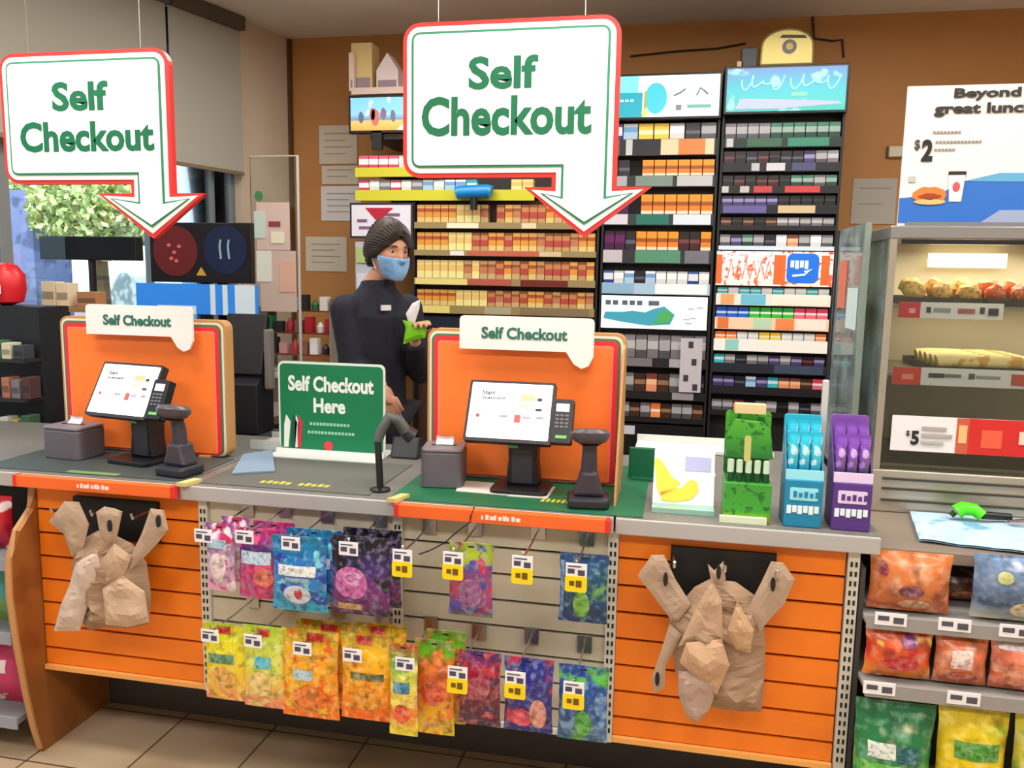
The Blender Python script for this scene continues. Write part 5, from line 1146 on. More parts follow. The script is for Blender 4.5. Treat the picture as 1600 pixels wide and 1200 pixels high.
# drawer front with white label
q0 = zat(0, RY-.02, 663); q1 = zat(0, RY-.02, 694)
dr = B(mx0+.012, mx1-.012, RY-.02, RY+.05, q1-.2, q0).build('drawer', BLACK, mid_rack)
B(mx0+.02+.07, mx0+.02+.2, RY-.023, RY-.02, q0-.06, q0-.012).build('drawer_label', M(206, 204, 214, .5), dr)
a = PY(1003, 671, RY-.022)
# small poster with black print hanging on the middle rack
def zz(x, py): return zat(x, RY-.02, py)
px_ = PY(1079, 560, RY-.024)
t = thing('hanging_card', 'narrow white card with black marks hanging on the middle rack', 'card', (px_.x, RY-.024, zz(.15, 600)))
B(px_.x-.055, px_.x+.06, RY-.026, RY-.0205, zz(.15, 612), zz(.15, 528)).build('card', M(196, 190, 196, .5), t)
for dx, py in ((0, 538), (.02, 565), (-.02, 590), (.03, 604)): B(px_.x+dx-.014, px_.x+dx+.012, RY-.0275, RY-.026, zz(.15, py+5), zz(.15, py-5)).build('black_mark', M(60, 54, 60, .5), t)

# gold shelves bay, left of the header racks
gx0, gx1 = -1.36, -.30
gt = thing('product_shelving', 'dark shelving with four rows of golden packs behind the clerk', 'shelf', ((gx0+gx1)/2, 2.6, 0))
zt_g = zat(-.8, RY, 312)
B(gx0, gx1, 2.96, 2.985, .001, zt_g+.02).build('back_panel', RB, gt); B(gx0+.012, gx1-.012, RY+.056, RY+.062, .12, zt_g).build('backing_sheet', M(60, 34, 20, .6), gt)
for s in (gx0, gx1-.012): B(s, s+.012, RY-.01, 2.96, .001, zt_g+.02).build('side_panel', RB, gt)
B(gx0, gx1, RY+.1, 2.96, .001, .10).build('plinth', RB, gt)
R2_ = random.Random(11)
for k, (pt, pb, rb) in enumerate(((320, 349, 358), (364, 393, 401), (408, 437, 447), (455, 480, 492))):
    zb = zat(-.8, RY, pb); zt = zat(-.8, RY, pt); rz = zat(-.8, RY, rb)
    s_ = B(gx0+.012, gx1-.012, RY-.02, RY+.056, zb-.008, zb).build('shelf', RB, gt)
    r_ = B(gx0+.012, gx1-.012, RY-.026, RY-.02, rz, zb+.003).build('label_rail', M((150, 130, 90)[0], 130, 84, .5), s_)
    for (u0, u1, c) in (((.18, .36, (236, 226, 196)), (.6, .68, (220, 206, 170))), ((.2, .28, (224, 224, 216)), (.3, .7, (190, 90, 66)), (.7, .82, (206, 186, 140))), ((.0, .3, (226, 210, 130)), (.3, .55, (176, 84, 70)), (.6, .86, (110, 24, 16))), ((.02, .2, (230, 210, 120)), (.4, .55, (170, 160, 130)), (.6, .98, (130, 110, 80))))[k]:
        B(gx0+.02+u0*(gx1-gx0-.04), gx0+.02+u1*(gx1-gx0-.04), RY-.0275, RY-.026, rz+.002, zb).build('rail_label', M(*c, .5), s_)
    n_ = 22; cols = []
    for j in range(n_):
        u = j/n_+R2_.uniform(-.08, .08)
        cols.append('gold' if u < .22 and k != 2 else 'pale gold' if u < .34 else ['gold', 'tan', 'red brown', 'tan', 'red brown'][R2_.randrange(5)])
    if k == 0:
        cols[9] = None
    row(gx0+.02, gx1-.02, zb, zt, cols, 'golden pack shelving', ROWN[k], kindname='small_pack', cat='product pack')
dk_ = PY(690, 505, RY); B(gx0+.012, gx1-.012, RY-.01, RY+.05, zat(-.8, RY, 560), zat(-.8, RY, 497)).build('lower_front', M(14, 24, 44, .5), gt)

# small upper shelves with yellow rails
ut = thing('wall_shelf', 'upper wall shelves with yellow price rails above the golden packs', 'shelf', (-1.2, 2.6, zat(-1.2, RY, 316)))
for k, (xa_, xb_, pt, pb, rb, cols, rn) in enumerate(((-1.70, -1.20, 243, 263, 277, ['pink white']*4+['white', 'pink white', 'white', 'pink white'], 'upper shelf'), (-1.70, -.66, 281, 298, 314, ['pink white', 'white', 'grey', 'pink white', 'white', 'grey', 'pale blue', 'white', 'pale blue', 'pale blue', 'teal', None, None, None, 'pale gold', 'pale gold'], 'lower shelf'))):
    zb = zat((xa_+xb_)/2, RY, pb); zt = zat((xa_+xb_)/2, RY, pt); rz = zat((xa_+xb_)/2, RY, rb)
    s_ = B(xa_, xb_, RY-.02, 2.998, zb-.008, zb).build('shelf_board', RB, ut); B(xa_, xb_, RY-.027, RY-.02, rz, zb+.002).build('yellow_rail', M(206, 200, 40, .45), s_)
    row(xa_+.01, xb_-.01, zb, zt, cols, 'yellow railed wall shelves', rn, kindname='small_pack', cat='product pack')
B(-1.70, -.66, 2.985, 2.998, zat(-1.2, RY, 314), zat(-1.4, RY, 240)).build('wall_plate', M(60, 54, 50, .6), ut)
q0 = PY(716, 303, RY-.03); q1 = PY(770, 303, RY-.03); zc_ = zat(-1, RY-.03, 303)
bo = thing('blue_dispenser', 'bright blue rounded dispenser hanging under the yellow railed shelf', 'dispenser', ((q0.x+q1.x)/2, RY-.03, zc_))
MB().tube([(q0.x, RY-.068, zc_), (q0.x+.02, RY-.068, zc_+.006), (q1.x-.02, RY-.068, zc_+.012), (q1.x, RY-.068, zc_+.006)], .036, 14).build('blue_body', M(20, 136, 206, .35), bo, smooth=True)
MB().tube([((q0.x+q1.x)/2, RY-.065, zc_-.02), ((q0.x+q1.x)/2, RY-.065, zc_-.09)], .02, 10).build('black_nozzle', BLACK, bo, smooth=True)
B(q0.x+.02, q1.x-.02, RY-.06, RY-.028, zc_-.01, zc_+.02).build('clip', BLACK, bo)
# notice board with red triangle
a = PY(547, 372, RY-.03); b = PY(645, 317, RY-.03)
t = thing('framed_notice', 'framed white notice with red triangle beside the golden packs', 'sign', ((a.x+b.x)/2, RY-.03, a.z))
B(a.x, b.x, RY-.03, RY-.012, a.z, b.z).build('frame', M(40, 34, 40, .5), t)
fw = B(a.x+.012, b.x-.012, RY-.033, RY-.03, a.z+.012, b.z-.012).build('white_sheet', M(224, 220, 230, .5), t)
W = b.x-a.x; H = b.z-a.z
MB().prism([(a.x+W*.45, a.z+H*.45), (a.x+W*.7, a.z+H*.86), (a.x+W*.25, a.z+H*.86)], RY-.035, RY-.033).build('red_triangle', M(180, 20, 50, .5), fw)
for u, v, w2 in ((.12, .45, .16), (.5, .62, .3), (.15, .25, .2)): B(a.x+W*u, a.x+W*(u+w2), RY-.0345, RY-.033, a.z+H*v, a.z+H*(v+.09)).build('printing', M(120, 90, 120, .5), fw)
B(a.x+.05, b.x-.02, RY-.012, 2.998, a.z+.05, a.z+.07).build('wall_arm', BLACK, t)
# white edge strips below the notice
c = PY(560, 470, RY-.03)
t = thing('leaflet_rack', 'pale leaflet rack with green tips below the framed notice', 'rack', (c.x+.0, RY-.03, 0)); 
B(c.x-.02, c.x+.12, RY-.02, RY+.02, .001, a.z-.02).build('rack_body', M(176, 180, 190, .5), t)
for k in range(5): B(c.x-.01, c.x+.11, RY-.028, RY-.02, a.z-.14-.15*k, a.z-.05-.15*k).build('leaflet_row', M(206, 210, 220, .5) if k % 2 else M(170, 186, 110, .5), t)

# small screen on an arm, boxes above
a = PY(545, 209, 2.5); b = PY(645, 147, 2.5)
t = thing('wall_screen', 'small bright screen with a beach picture mounted high on the wall', 'screen', ((a.x+b.x)/2, 2.5, a.z))
B(a.x, b.x, 2.5, 2.54, a.z, b.z).build('screen_housing', BLACK, t, bevel=.004)
W = b.x-a.x; H = b.z-a.z
f = B(a.x+.014, b.x-.012, 2.496, 2.5, a.z+.016, b.z-.014).build('lit_picture', PM('beach_picture', [(0, (214, 160, 70)), (.28, (230, 190, 110)), (.33, (110, 140, 170)), (.5, (140, 200, 230)), (1, (120, 200, 240))], [((240, 246, 250), .62, 12, 'n')], emit=.5), t)
for u, v, s, c in ((.38, .5, .02, (200, 90, 100)), (.42, .42, .03, (226, 130, 120)), (.55, .5, .022, (150, 120, 160)), (.7, .45, .02, (120, 130, 160)), (.2, .42, .02, (110, 120, 160))):
    MB().prism(blob(a.x+W*u, a.z+H*v, s*.8, s*1.6, 12, .3, u*9), 2.4945, 2.496).build('figure', M(*c, .5), f)
B(a.x+.12, b.x-.06, 2.53, 2.998, a.z-.03, a.z-.005).build('wall_arm', BLACK, t); B(a.x+.14, a.x+.2, 2.5, 2.53, a.z-.09, a.z+.03).build('arm_joint', BLACK, t)
zb0 = PY(590, 143, 2.55).z
bs = thing('box_shelf', 'white shelf ledge holding small cartons above the wall screen', 'shelf', (a.x+.17, 2.6, zb0-.015)); B(a.x+.02, b.x+.05, 2.50, 2.998, zb0-.015, zb0).build('ledge', M(220, 206, 190, .5), bs); B(a.x+.02, b.x+.05, 2.494, 2.5, zb0-.025, zb0+.012).build('ledge_rail', M(216, 190, 180, .5), bs)
def carton(px0, px1, py0, Y, c, label, roof=False, dp=.12):
    x0 = PY(px0, 110, Y).x; x1 = PY(px1, 110, Y).x; z1 = PY((px0+px1)/2, py0, Y).z
    t = thing('carton', label, 'box', ((x0+x1)/2, Y+.06, zb0), 'cartons on the high ledge')
    if roof: MB().prism([(x0, zb0+.0005), (x1, zb0+.0005), (x1, zb0+(z1-zb0)*.55), ((x0+x1)/2, z1), (x0, zb0+(z1-zb0)*.55)], Y, Y+.12).build('carton_body', M(*c, .6), t)
    else: B(x0, x1, Y, Y+dp, zb0+.0005, z1).build('carton_body', M(*c, .6), t)
    B(x0+.01, x1-.01, Y-.0015, Y, zb0+(z1-zb0)*.08, zb0+(z1-zb0)*.3).build('carton_print', M(150, 130, 140, .6), t)
carton(549, 581, 67, 2.56, (216, 190, 130), 'tall cream carton at the left of the high ledge')
carton(588, 622, 82, 2.56, (226, 210, 206), 'gabled white carton beside the tall cream one on the high ledge', True)
carton(545, 553, 82, 2.52, (222, 196, 180), 'slim pale carton in front of the tall cream one', False, .03)

# gold rounded piece, camera box and cables above the right header
zh = zat(.6, RY, 101)+.012
a = PY(1186, 100, 2.5); b = PY(1272, 100, 2.5); zt_ = PY(1230, 43, 2.5).z; R_ = (b.x-a.x)/2; cxg = (a.x+b.x)/2
t = thing('gold_light_unit', 'gold rounded unit with dark round centre standing on the right header', 'light unit', (cxg, 2.5, zh))
pts = [(cxg-R_, zh+.001), (cxg+R_, zh+.001), (cxg+R_*.98, zh+.10)]+[(cxg+R_*.98*math.cos(PI*i/12), zh+.10+(zt_-zh-.10)*math.sin(PI*i/12)) for i in range(1, 12)]+[(cxg-R_*.98, zh+.10)]
GLD = M(176, 158, 96, .4, .6)
MB().prism(pts, 2.5, 2.58).build('gold_body', GLD, t, bevel=.012)
MB().tube([(cxg+.01, 2.497, zh+.095), (cxg+.01, 2.51, zh+.095)], .036, 20).build('dark_centre', M(44, 36, 24, .3), t, smooth=True)
MB().tube([(cxg+.01, 2.494, zh+.095), (cxg+.01, 2.499, zh+.095)], .018, 16).build('centre_ring', M(120, 100, 50, .3, .6), t, smooth=True)
MB().prism([(cxg-R_*.3, zt_-.05), (cxg+R_*.7, zt_-.055), (cxg+R_*.6, zt_-.04), (cxg-R_*.2, zt_-.035)], 2.498, 2.5).build('dark_slot', M(50, 44, 30, .5), t)
a = PY(1158, 98, 2.5); b = PY(1184, 74, 2.5)
t = thing('black_camera_box', 'little black box on the header left of the gold unit', 'device', ((a.x+b.x)/2, 2.5, zh)); B(a.x, b.x, 2.5, 2.56, zh+.001, b.z).build('housing', BLACK, t, bevel=.003); B(a.x-.02, a.x+.01, 2.5, 2.53, zh+.001, zh+.03).build('pale_plug', M(210, 190, 150, .5), t)
W3 = 2.992
tag(MB().tube([PY(985, 88, W3), PY(1060, 80, W3), PY(1120, 76, W3), PY(1165, 68, W3)], .006, 6).build('wall_cable', M(50, 34, 24, .5), smooth=True), 'dark cable running level along the wall above the middle rack', 'cable')
tag(MB().tube([PY(1270, -20, W3), PY(1270, 30, W3), PY(1272, 60, W3), PY(1300, 64, W3), PY(1316, 62, W3), PY(1318, 90, W3)], .006, 6).build('wall_cable', M(40, 30, 24, .5), smooth=True), 'dark cable dropping from the ceiling beside the gold unit', 'cable')

# wall papers
def paper(px0, py0, px1, py1, label, c=(206, 196, 178), Y=2.996, cat='paper', lines=4, grp='papers pinned on the brown wall'):
    a = PY(px0, (py0+py1)/2, Y); b = PY(px1, (py0+py1)/2, Y); z1 = PY((px0+px1)/2, py0, Y).z; z0 = PY((px0+px1)/2, py1, Y).z
    t = thing('wall_paper_notice', label, cat, ((a.x+b.x)/2, Y, z0), grp)
    B(a.x, b.x, Y-.003, Y, z0, z1).build('sheet', M(*c, .7), t)
    m_ = MB(); H = z1-z0
    for i in range(lines):
        z = z1-H*(.2+.7*i/lines); m_.box(a.x+(b.x-a.x)*.15, a.x+(b.x-a.x)*(.85-.15*(i % 2)), Y-.0042, Y-.003, z-.006, z)
    m_.build('printed_lines', M(150, 140, 130, .7), t)
paper(499, 196, 558, 256, 'cream notice, topmost of the column of papers left of the racks')
paper(503, 259, 560, 288, 'short cream notice, second in the column of papers', lines=2)
paper(502, 291, 564, 345, 'white notice, lowest of the column of three papers', (214, 208, 206))
paper(478, 370, 542, 424, 'cream notice pinned alone below the others, behind the clerk')
paper(1331, 279, 1400, 350, 'grey notice on the wall left of the poster', (176, 170, 160), lines=2)
a = PY(1387, 246, 2.99); b = PY(1412, 229, 2.99); t = thing('thermostat', 'small cream wall thermostat left of the poster', 'thermostat', ((a.x+b.x)/2, 2.98, a.z))
B(a.x, b.x, 2.965, 2.999, a.z, b.z).build('housing', M(214, 204, 184, .5), t, bevel=.005); B(a.x-.008, a.x, 2.975, 2.999, a.z, b.z).build('dark_edge', M(90, 60, 40, .5), t)

# ================================================================== LEFT BACKGROUND
bc = thing('back_counter', 'dark brown back counter beyond the left kiosk', 'counter', (-2.5, 1.3, 0))
B(-2.70, -1.62, .98, 1.62, .86, .90).build('counter_top', M(110, 96, 84, .5), bc, bevel=.003)
B(-2.68, -1.66, 1.02, 1.60, .0, .86).build('carcass', M(44, 40, 40, .6), bc)
# menu screen with two round pictures
Y1 = 1.12
a = PY(236, 440, Y1); b = PY(392, 348, Y1)
t = thing('menu_screen', 'dark screen showing a red disc and a blue disc behind the left kiosk', 'screen', ((a.x+b.x)/2, Y1, .90))
B(a.x, b.x, Y1, Y1+.03, a.z, b.z).build('housing', BLACK, t, bevel=.003)
W = b.x-a.x; H = b.z-a.z
f = B(a.x+.008, b.x-.008, Y1-.002, Y1, a.z+.008, b.z-.008).build('display', M(26, 22, 30, .3), t)
MB().prism(blob(a.x+W*.26, a.z+H*.52, W*.22, H*.42, 28), Y1-.004, Y1-.002).build('red_disc', lit((92, 24, 28), .08), f); MB().prism(blob(a.x+W*.75, a.z+H*.55, W*.21, H*.40, 28), Y1-.004, Y1-.002).build('blue_disc', lit((14, 30, 62), .08), f)
for u, v in ((.2, .62), (.25, .5), (.3, .6), (.27, .36), (.22, .4)): MB().prism(blob(a.x+W*u, a.z+H*v, .01, .008, 8), Y1-.005, Y1-.004).build('red_mark', lit((180, 90, 80), .2), f)
for u in (.71, .79): MB().tube([(a.x+W*u, Y1-.005, a.z+H*.4), (a.x+W*(u-.01), Y1-.005, a.z+H*.6), (a.x+W*u, Y1-.005, a.z+H*.72)], .005, 6).build('pale_mark', lit((120, 150, 160), .2), f)
MB().prism([(a.x+W*.46, a.z+H*.12), (a.x+W*.56, a.z+H*.12), (a.x+W*.51, a.z+H*.26)], Y1-.004, Y1-.002).build('yellow_mark', M(190, 150, 40, .5), f)
B((a.x+b.x)/2-.02, (a.x+b.x)/2+.02, Y1+.03, Y1+.06, .905, a.z+.1).build('stand_pole', BLACK, t); B((a.x+b.x)/2-.09, (a.x+b.x)/2+.09, Y1-.03, Y1+.12, .9005, .912).build('stand_foot', BLACK, t)
a = PY(214, 488, 1.06); b = PY(402, 446, 1.06)
t = thing('blue_banner', 'bright blue panel with white stripes below the dark menu screen', 'panel', ((a.x+b.x)/2, 1.06, .90))
B(a.x, b.x, 1.06, 1.07, a.z, b.z).build('blue_board', M(40, 130, 226, .4, emit=.12), t)
for u0, u1 in ((.62, .66), (.72, .76), (.82, .98), (.18, .5)): B(a.x+(b.x-a.x)*u0, a.x+(b.x-a.x)*u1, 1.058, 1.06, a.z+(0 if u0 > .5 else .0), b.z if u0 > .5 else a.z+.035).build('white_stripe', M(206, 224, 236, .4), t)
for x in (a.x+.03, b.x-.03): B(x-.006, x+.006, 1.062, 1.074, .9005, a.z).build('support', BLACK, t)
a = PY(62, 405, 1.46); b = PY(211, 370, 1.46)
t = thing('lottery_display_back', 'flat black display box on a pole seen against the left window', 'display', ((a.x+b.x)/2, 1.46, .90))
B(a.x, b.x, 1.46, 1.52, a.z, b.z).build('housing', M(16, 20, 24, .35), t, bevel=.004); B((a.x+b.x)/2-.012, (a.x+b.x)/2+.012, 1.48, 1.505, .905, a.z).build('pole', DARK, t); B((a.x+b.x)/2-.08, (a.x+b.x)/2+.08, 1.42, 1.58, .9005, .912).build('foot', DARK, t)
a = PY(56, 478, 1.2); b = PY(186, 466, 1.2)
t = thing('raised_shelf', 'narrow tan shelf above the back counter left of the orange board', 'shelf', ((a.x+b.x)/2, 1.2, .9)); B(a.x, b.x, 1.14, 1.4, a.z-.02, a.z).build('board', M(160, 116, 72, .6), t)
for x in (a.x+.02, b.x-.02): B(x-.012, x+.012, 1.3, 1.38, .9005, a.z-.02).build('leg', DARK, t)
SZ = a.z
def small(px0, px1, py0, Y, zb, c, label, nm='small_box', cat='box', grp='boxes on the tan shelf', d=.07, kids=None):
    a = PY(px0, py0+10, Y); b = PY(px1, py0+10, Y); zt = zat((a.x+b.x)/2, Y, py0)
    t = thing(nm, label, cat, ((a.x+b.x)/2, Y+d/2, zb), grp)
    B(a.x, b.x, Y, Y+d, zb+.0005, zt).build('box_body', M(*c, .6), t, bevel=.002); B(a.x+.004, b.x-.004, Y-.0012, Y, zb+(zt-zb)*.3, zb+(zt-zb)*.6).build('box_print', M(*(int(x*.7) for x in c), .6), t)
small(64, 84, 440, 1.18, SZ, (214, 196, 164), 'cream box at the left end of the tan shelf'); small(87, 106, 442, 1.19, SZ, (226, 206, 176), 'paler cream box, second on the tan shelf'); small(120, 150, 456, 1.2, SZ, (170, 120, 80), 'flat brown box in the middle of the tan shelf')
# bottles
def bottle(px, py0, py1, Y, zb, r, c, capc, label, grp='bottles behind the left kiosk'):
    q = PY(px, py1, Y); zt = zat(q.x, Y, py0); h = zt-zb
    t = thing('bottle', label, 'bottle', (q.x, Y, zb), grp)
    MB().lathe([(r*.9, .0005), (r, h*.05), (r, h*.62), (r*.75, h*.72), (r*.35, h*.84), (r*.33, h*.9)], c=(q.x, Y, zb), n=18).build('bottle_body', M(*c, .3), t, smooth=True)
    MB().lathe([(r*.42, h*.9), (r*.42, h), (.001, h)], c=(q.x, Y, zb), n=14).build('cap', M(*capc, .4), t, smooth=True)
bottle(82, 548, 640, 1.06, .9005, .034, (40, 120, 156), (70, 110, 96), 'teal blue bottle on the back counter left of the orange board')
bottle(66, 580, 640, 1.10, .9005, .025, (96, 130, 110), (150, 110, 90), 'small green bottle left of the teal bottle')
bottle(78, 650, 690, .80 if False else 1.0, .9005, .02, (20, 90, 130), (200, 160, 60), 'short dark blue bottle in front of the teal bottle')
# dark fixture at far left with mixed stock
t = thing('dark_merchandiser', 'tall dark merchandising stand at the left edge with mixed stock', 'stand', (-2.6, .85, .0))
a = PY(-40, 500, .80); b = PY(60, 480, .80)
B(a.x, b.x, .80, .97, .001, b.z).build('body', M(22, 24, 28, .6), t)
MS = []
for py in (540, 600, 660):
    z = zat(b.x-.15, .78, py+18); MS.append(z); B(a.x, b.x, .70, .80, z-.012, z).build('tray', M(40, 38, 42, .5), t)
for i, (px0, px1, pyy, k, c, lb) in enumerate(((2, 16, 536, 0, (206, 200, 170), 'cream box on the top tray of the dark stand'), (-14, 0, 532, 0, (60, 110, 90), 'green box at the frame edge, top tray of the dark stand'), (20, 36, 540, 0, (56, 60, 66), 'dark grey box on the top tray of the dark stand'),
        (2, 14, 590, 1, (170, 110, 90), 'rosy box on the middle tray of the dark stand'), (17, 30, 594, 1, (120, 116, 120), 'grey box on the middle tray of the dark stand'), (34, 46, 590, 1, (80, 50, 50), 'dark red box on the middle tray of the dark stand'),
        (0, 12, 652, 2, (200, 196, 190), 'white box on the bottom tray of the dark stand'), (16, 28, 656, 2, (170, 160, 60), 'yellow box on the bottom tray of the dark stand'), (32, 46, 650, 2, (50, 90, 60), 'dark green box on the bottom tray of the dark stand'))):
    small(px0, px1, pyy, .715, MS[k], c, lb, grp='boxes on the dark stand', d=.06)
q = PY(4, 480, .86)
t = thing('red_bag', 'bright red rounded package on top of the dark stand at the left edge', 'package', (q.x, .86, b.z))
MB().lathe([(.02, .0005), (.07, .015), (.085, .07), (.08, .13), (.05, .17), (.01, .18)], c=(q.x, .885, b.z), n=20, sy=.8).build('package_body', M(206, 24, 36, .4), t, smooth=True)
B(q.x-.03, q.x+.04, .81, .815, b.z+.05, b.z+.085).build('white_label', M(230, 220, 220, .5), t)
# dark register right behind the left kiosk
a = PY(352, 600, .82); b = PY(398, 492, .82)
t = thing('cash_register', 'dark register with raised display right of the left kiosk board', 'register', ((a.x+b.x)/2, .9, 0))
cxr = (a.x+b.x)/2
B(a.x-.10, b.x+.05, .80, 1.0-.03, .001, .90).build('stand_cabinet', M(40, 40, 44, .6), t)
MB().prismx([(.82, .901), (.96, .901), (.96, a.z+.02), (.90, a.z+.06), (.82, a.z+.0)], a.x-.06, b.x+.0).build('register_body', M(30, 32, 40, .45), t, recalc=True, bevel=.005)
MB().prismx([(.84, a.z+.04), (.87, a.z+.03), (.93, b.z-.02), (.90, b.z)], a.x-.03, b.x+.01).build('raised_display', M(18, 18, 24, .4), t, recalc=True, bevel=.004)
B(b.x+.012, b.x+.04, .86, .90, a.z-.02, b.z-.06).build('grey_side_reader', M(120, 116, 112, .5), t, bevel=.005)
# clear bin with papers beside green sign
q = PZ(395, 712)
t = thing('paper_tray', 'shallow clear tray of papers on the worktop left of the green sign', 'tray', (q.x, .6, CT))
B(-1.33, -1.21, .50, .66, CT+.0005, CT+.006).build('tray_base', M(190, 200, 200, .3), t)
for y0, y1 in ((.50, .503), (.657, .66)): B(-1.33, -1.21, y0, y1, CT+.006, CT+.035).build('tray_side', M(196, 206, 206, .3), t)
B(-1.32, -1.22, .51, .65, CT+.007, CT+.016).build('papers', M(196, 180, 170, .7), t)

# cabinet, screen and little merchandise rack by the back left corner
cb_ = thing('low_cabinet', 'low white topped cabinet in the back left corner', 'cabinet', (-1.95, 2.2, 0))
B(-2.25, -1.74, 1.86, 2.55, .0, .985).build('carcass', M(120, 100, 84, .6), cb_); B(-2.26, -1.73, 1.85, 2.56, .985, 1.0).build('top', M(190, 184, 176, .5), cb_)
YP = 1.90
a = PY(396, 490, YP); b = PY(465, 243, YP)
t = thing('clear_partition', 'clear plastic partition with taped papers in the back left corner', 'screen', ((a.x+b.x)/2, YP, 1.0))
B(a.x, b.x, YP, YP+.006, 1.012, b.z).build('clear_sheet', GLASS, t); B(a.x, b.x, YP-.03, YP+.04, 1.0005, 1.012).build('foot', M(180, 180, 178, .4), t)
B(b.x-.006, b.x+.002, YP-.004, YP+.010, 1.012, b.z).build('edge_strip', M(186, 186, 190, .4), t); B(a.x, b.x, YP-.002, YP+.008, b.z-.004, b.z+.003).build('edge_strip', M(176, 164, 150, .4), t)
for px0, py0, px1, py1, c, nm in ((402, 316, 452, 390, (196, 170, 160), 'taped_paper'), (398, 330, 414, 372, (180, 196, 184), 'taped_paper'), (420, 346, 438, 354, (130, 50, 54), 'red_mark'), (424, 362, 444, 380, (214, 208, 180), 'taped_paper'), (408, 392, 462, 486, (190, 166, 152), 'taped_paper'), (402, 392, 424, 440, (206, 206, 194), 'taped_paper'), (438, 408, 460, 456, (206, 160, 140), 'taped_paper')):
    p0 = PY(px0, py1, YP-.004); p1 = PY(px1, py0, YP-.004); dy = .0 if nm == 'taped_paper' and px1-px0 > 30 else .003
    B(p0.x, p1.x, YP-.004-dy, YP-.001-dy, p0.z, p1.z).build(nm, M(*c, .7), t)
q = PY(404, 306, YP-.004); MB().prism(blob(q.x, q.z, .022, .026, 16), YP-.006, YP-.001).build('green_sticker', M(50, 120, 70, .5), t)
mr = thing('tiered_rack', 'small three tier rack of red and green goods in the back left corner', 'rack', (-2.0, 2.3, 1.0))
MZ = [zat(-2.0, 2.2, py) for py in (552, 520, 486)]; MZ[0] = max(MZ[0], 1.06)
for k, z in enumerate(MZ): B(-2.22, -1.76, 2.16+.07*k, 2.24+.07*k, z-.008, z).build('tier', M(120, 40, 36, .5), mr)
for x in (-2.225, -1.765): B(x, x+.008, 2.16, 2.42, 1.0005, MZ[2]+.02).build('side_frame', M(130, 120, 110, .5), mr)
R3 = random.Random(4); TC = [('red', (180, 30, 40)), ('pink', (220, 150, 150)), ('green', (40, 110, 70)), ('white', (226, 220, 214)), ('dark', (40, 34, 34)), ('brown', (140, 90, 70))]
tiers = [[5, 4, 1, 0, 5, 3, 4], [2, 4, 0, 5, 0, 3, 0], [1, 0, 3, 4, 2, 3, 5]]
for k, z in enumerate(MZ):
    for j, ci in enumerate(tiers[k]):
        x = -2.205+j*.0625; cn, c = TC[ci]; h_ = [.07, .09, .06, .08][(j+k) % 4]
        t = thing('rack_item', '%s item, %s from the left on the %s tier of the small corner rack' % (cn, ORD[j], ('lowest', 'middle', 'top')[k]), 'package', (x+.024, 2.2+.07*k, z), 'goods on the corner rack')
        if (j+k) % 3 == 0: MB().lathe([(.02, .0005), (.022, h_*.6), (.01, h_*.85), (.009, h_)], c=(x+.024, 2.2+.07*k, z), n=12).build('container', M(*c, .4), t, smooth=True)
        else: B(x, x+.046, 2.175+.07*k, 2.225+.07*k, z+.0005, z+h_).build('carton', M(*c, .5), t)

# ================================================================== THE CLERK
def evalmesh(o):
    bpy.context.view_layer.update(); dg = bpy.context.evaluated_depsgraph_get()
    return bpy.data.meshes.new_from_object(o.evaluated_get(dg))
def skin(V, E, Rd, root=0, sub=2):
    me = bpy.data.meshes.new('skin'); me.from_pydata([tuple(v) for v in V], E, []); o = bpy.data.objects.new('skin', me); COL.objects.link(o)
    m = o.modifiers.new('skin', 'SKIN'); m.use_smooth_shade = True; m.branch_smoothing = .6
    if not me.skin_vertices: me.skin_vertices.new()
    for i, r in enumerate(Rd):
        me.skin_vertices[0].data[i].radius = (r, r) if not isinstance(r, tuple) else r
        me.skin_vertices[0].data[i].use_root = (i == root)
    s = o.modifiers.new('sub', 'SUBSURF'); s.levels = sub; s.render_levels = sub
    r = evalmesh(o); vs = [tuple(v.co) for v in r.vertices]; fs = [tuple(p.vertices) for p in r.polygons]
    bpy.data.objects.remove(o); bpy.data.meshes.remove(me); bpy.data.meshes.remove(r); return vs, fs
def remesh(parts, voxel, name, mat, parent, smooth_it=2, org=Vector((0, 0, 0))):
    b = MB()
    for vs, fs in parts: b.add(vs, fs)
    o = b.build('tmp', mat, None, local=True)
    m = o.modifiers.new('r', 'REMESH'); m.mode = 'VOXEL'; m.voxel_size = voxel; m.use_smooth_shade = True
    if smooth_it: s = o.modifiers.new('s', 'SMOOTH'); s.iterations = smooth_it; s.factor = .5
    r = evalmesh(o); bpy.data.objects.remove(o)
    for v in r.vertices: v.co -= org
    r.name = name; r.materials.clear(); r.materials.append(mat)
    o = bpy.data.objects.new(name, r); COL.objects.link(o); o.parent = parent; return o
KY = 1.16
HC = PY(606, 392, KY-.04)                    # centre of the head
fx = Vector((.80, -.60, 0)).normalized(); rt = Vector((-.60, -.80, 0)).normalized(); up = Vector((0, 0, 1))
chest = PY(588, 490, KY); neckb = PY(590, 448, KY)
hipc = Vector((chest.x-.035, KY+.01, .98)); waist = Vector((chest.x-.02, KY+.01, 1.12))
clerk = thing('person', 'store clerk in dark navy clothes and a pale blue face mask, standing behind the counter', 'person', (hipc.x, KY, 0))
KO = Vector(clerk.location)
Rsh = neckb-Vector((0, 0, .092))+rt*.150; Lsh = neckb-Vector((0, 0, .092))-rt*.150
Rel = PY(552, 572, Rsh.y-.03); Rwr = PY(602, 606, .93)
Lel = PY(655, 560, Lsh.y-.02); Lwr = PY(652, 545, 1.12)
Lel = Lsh+Vector((.03, -.0, -.27))+fx*.05; Lwr = PY(648, 530, 1.10)
skinm = PM('warm_skin', [(0, (196, 140, 110)), (1, (200, 146, 116))], [((206, 130, 104), .62, 9, 'n')], rough=.5)
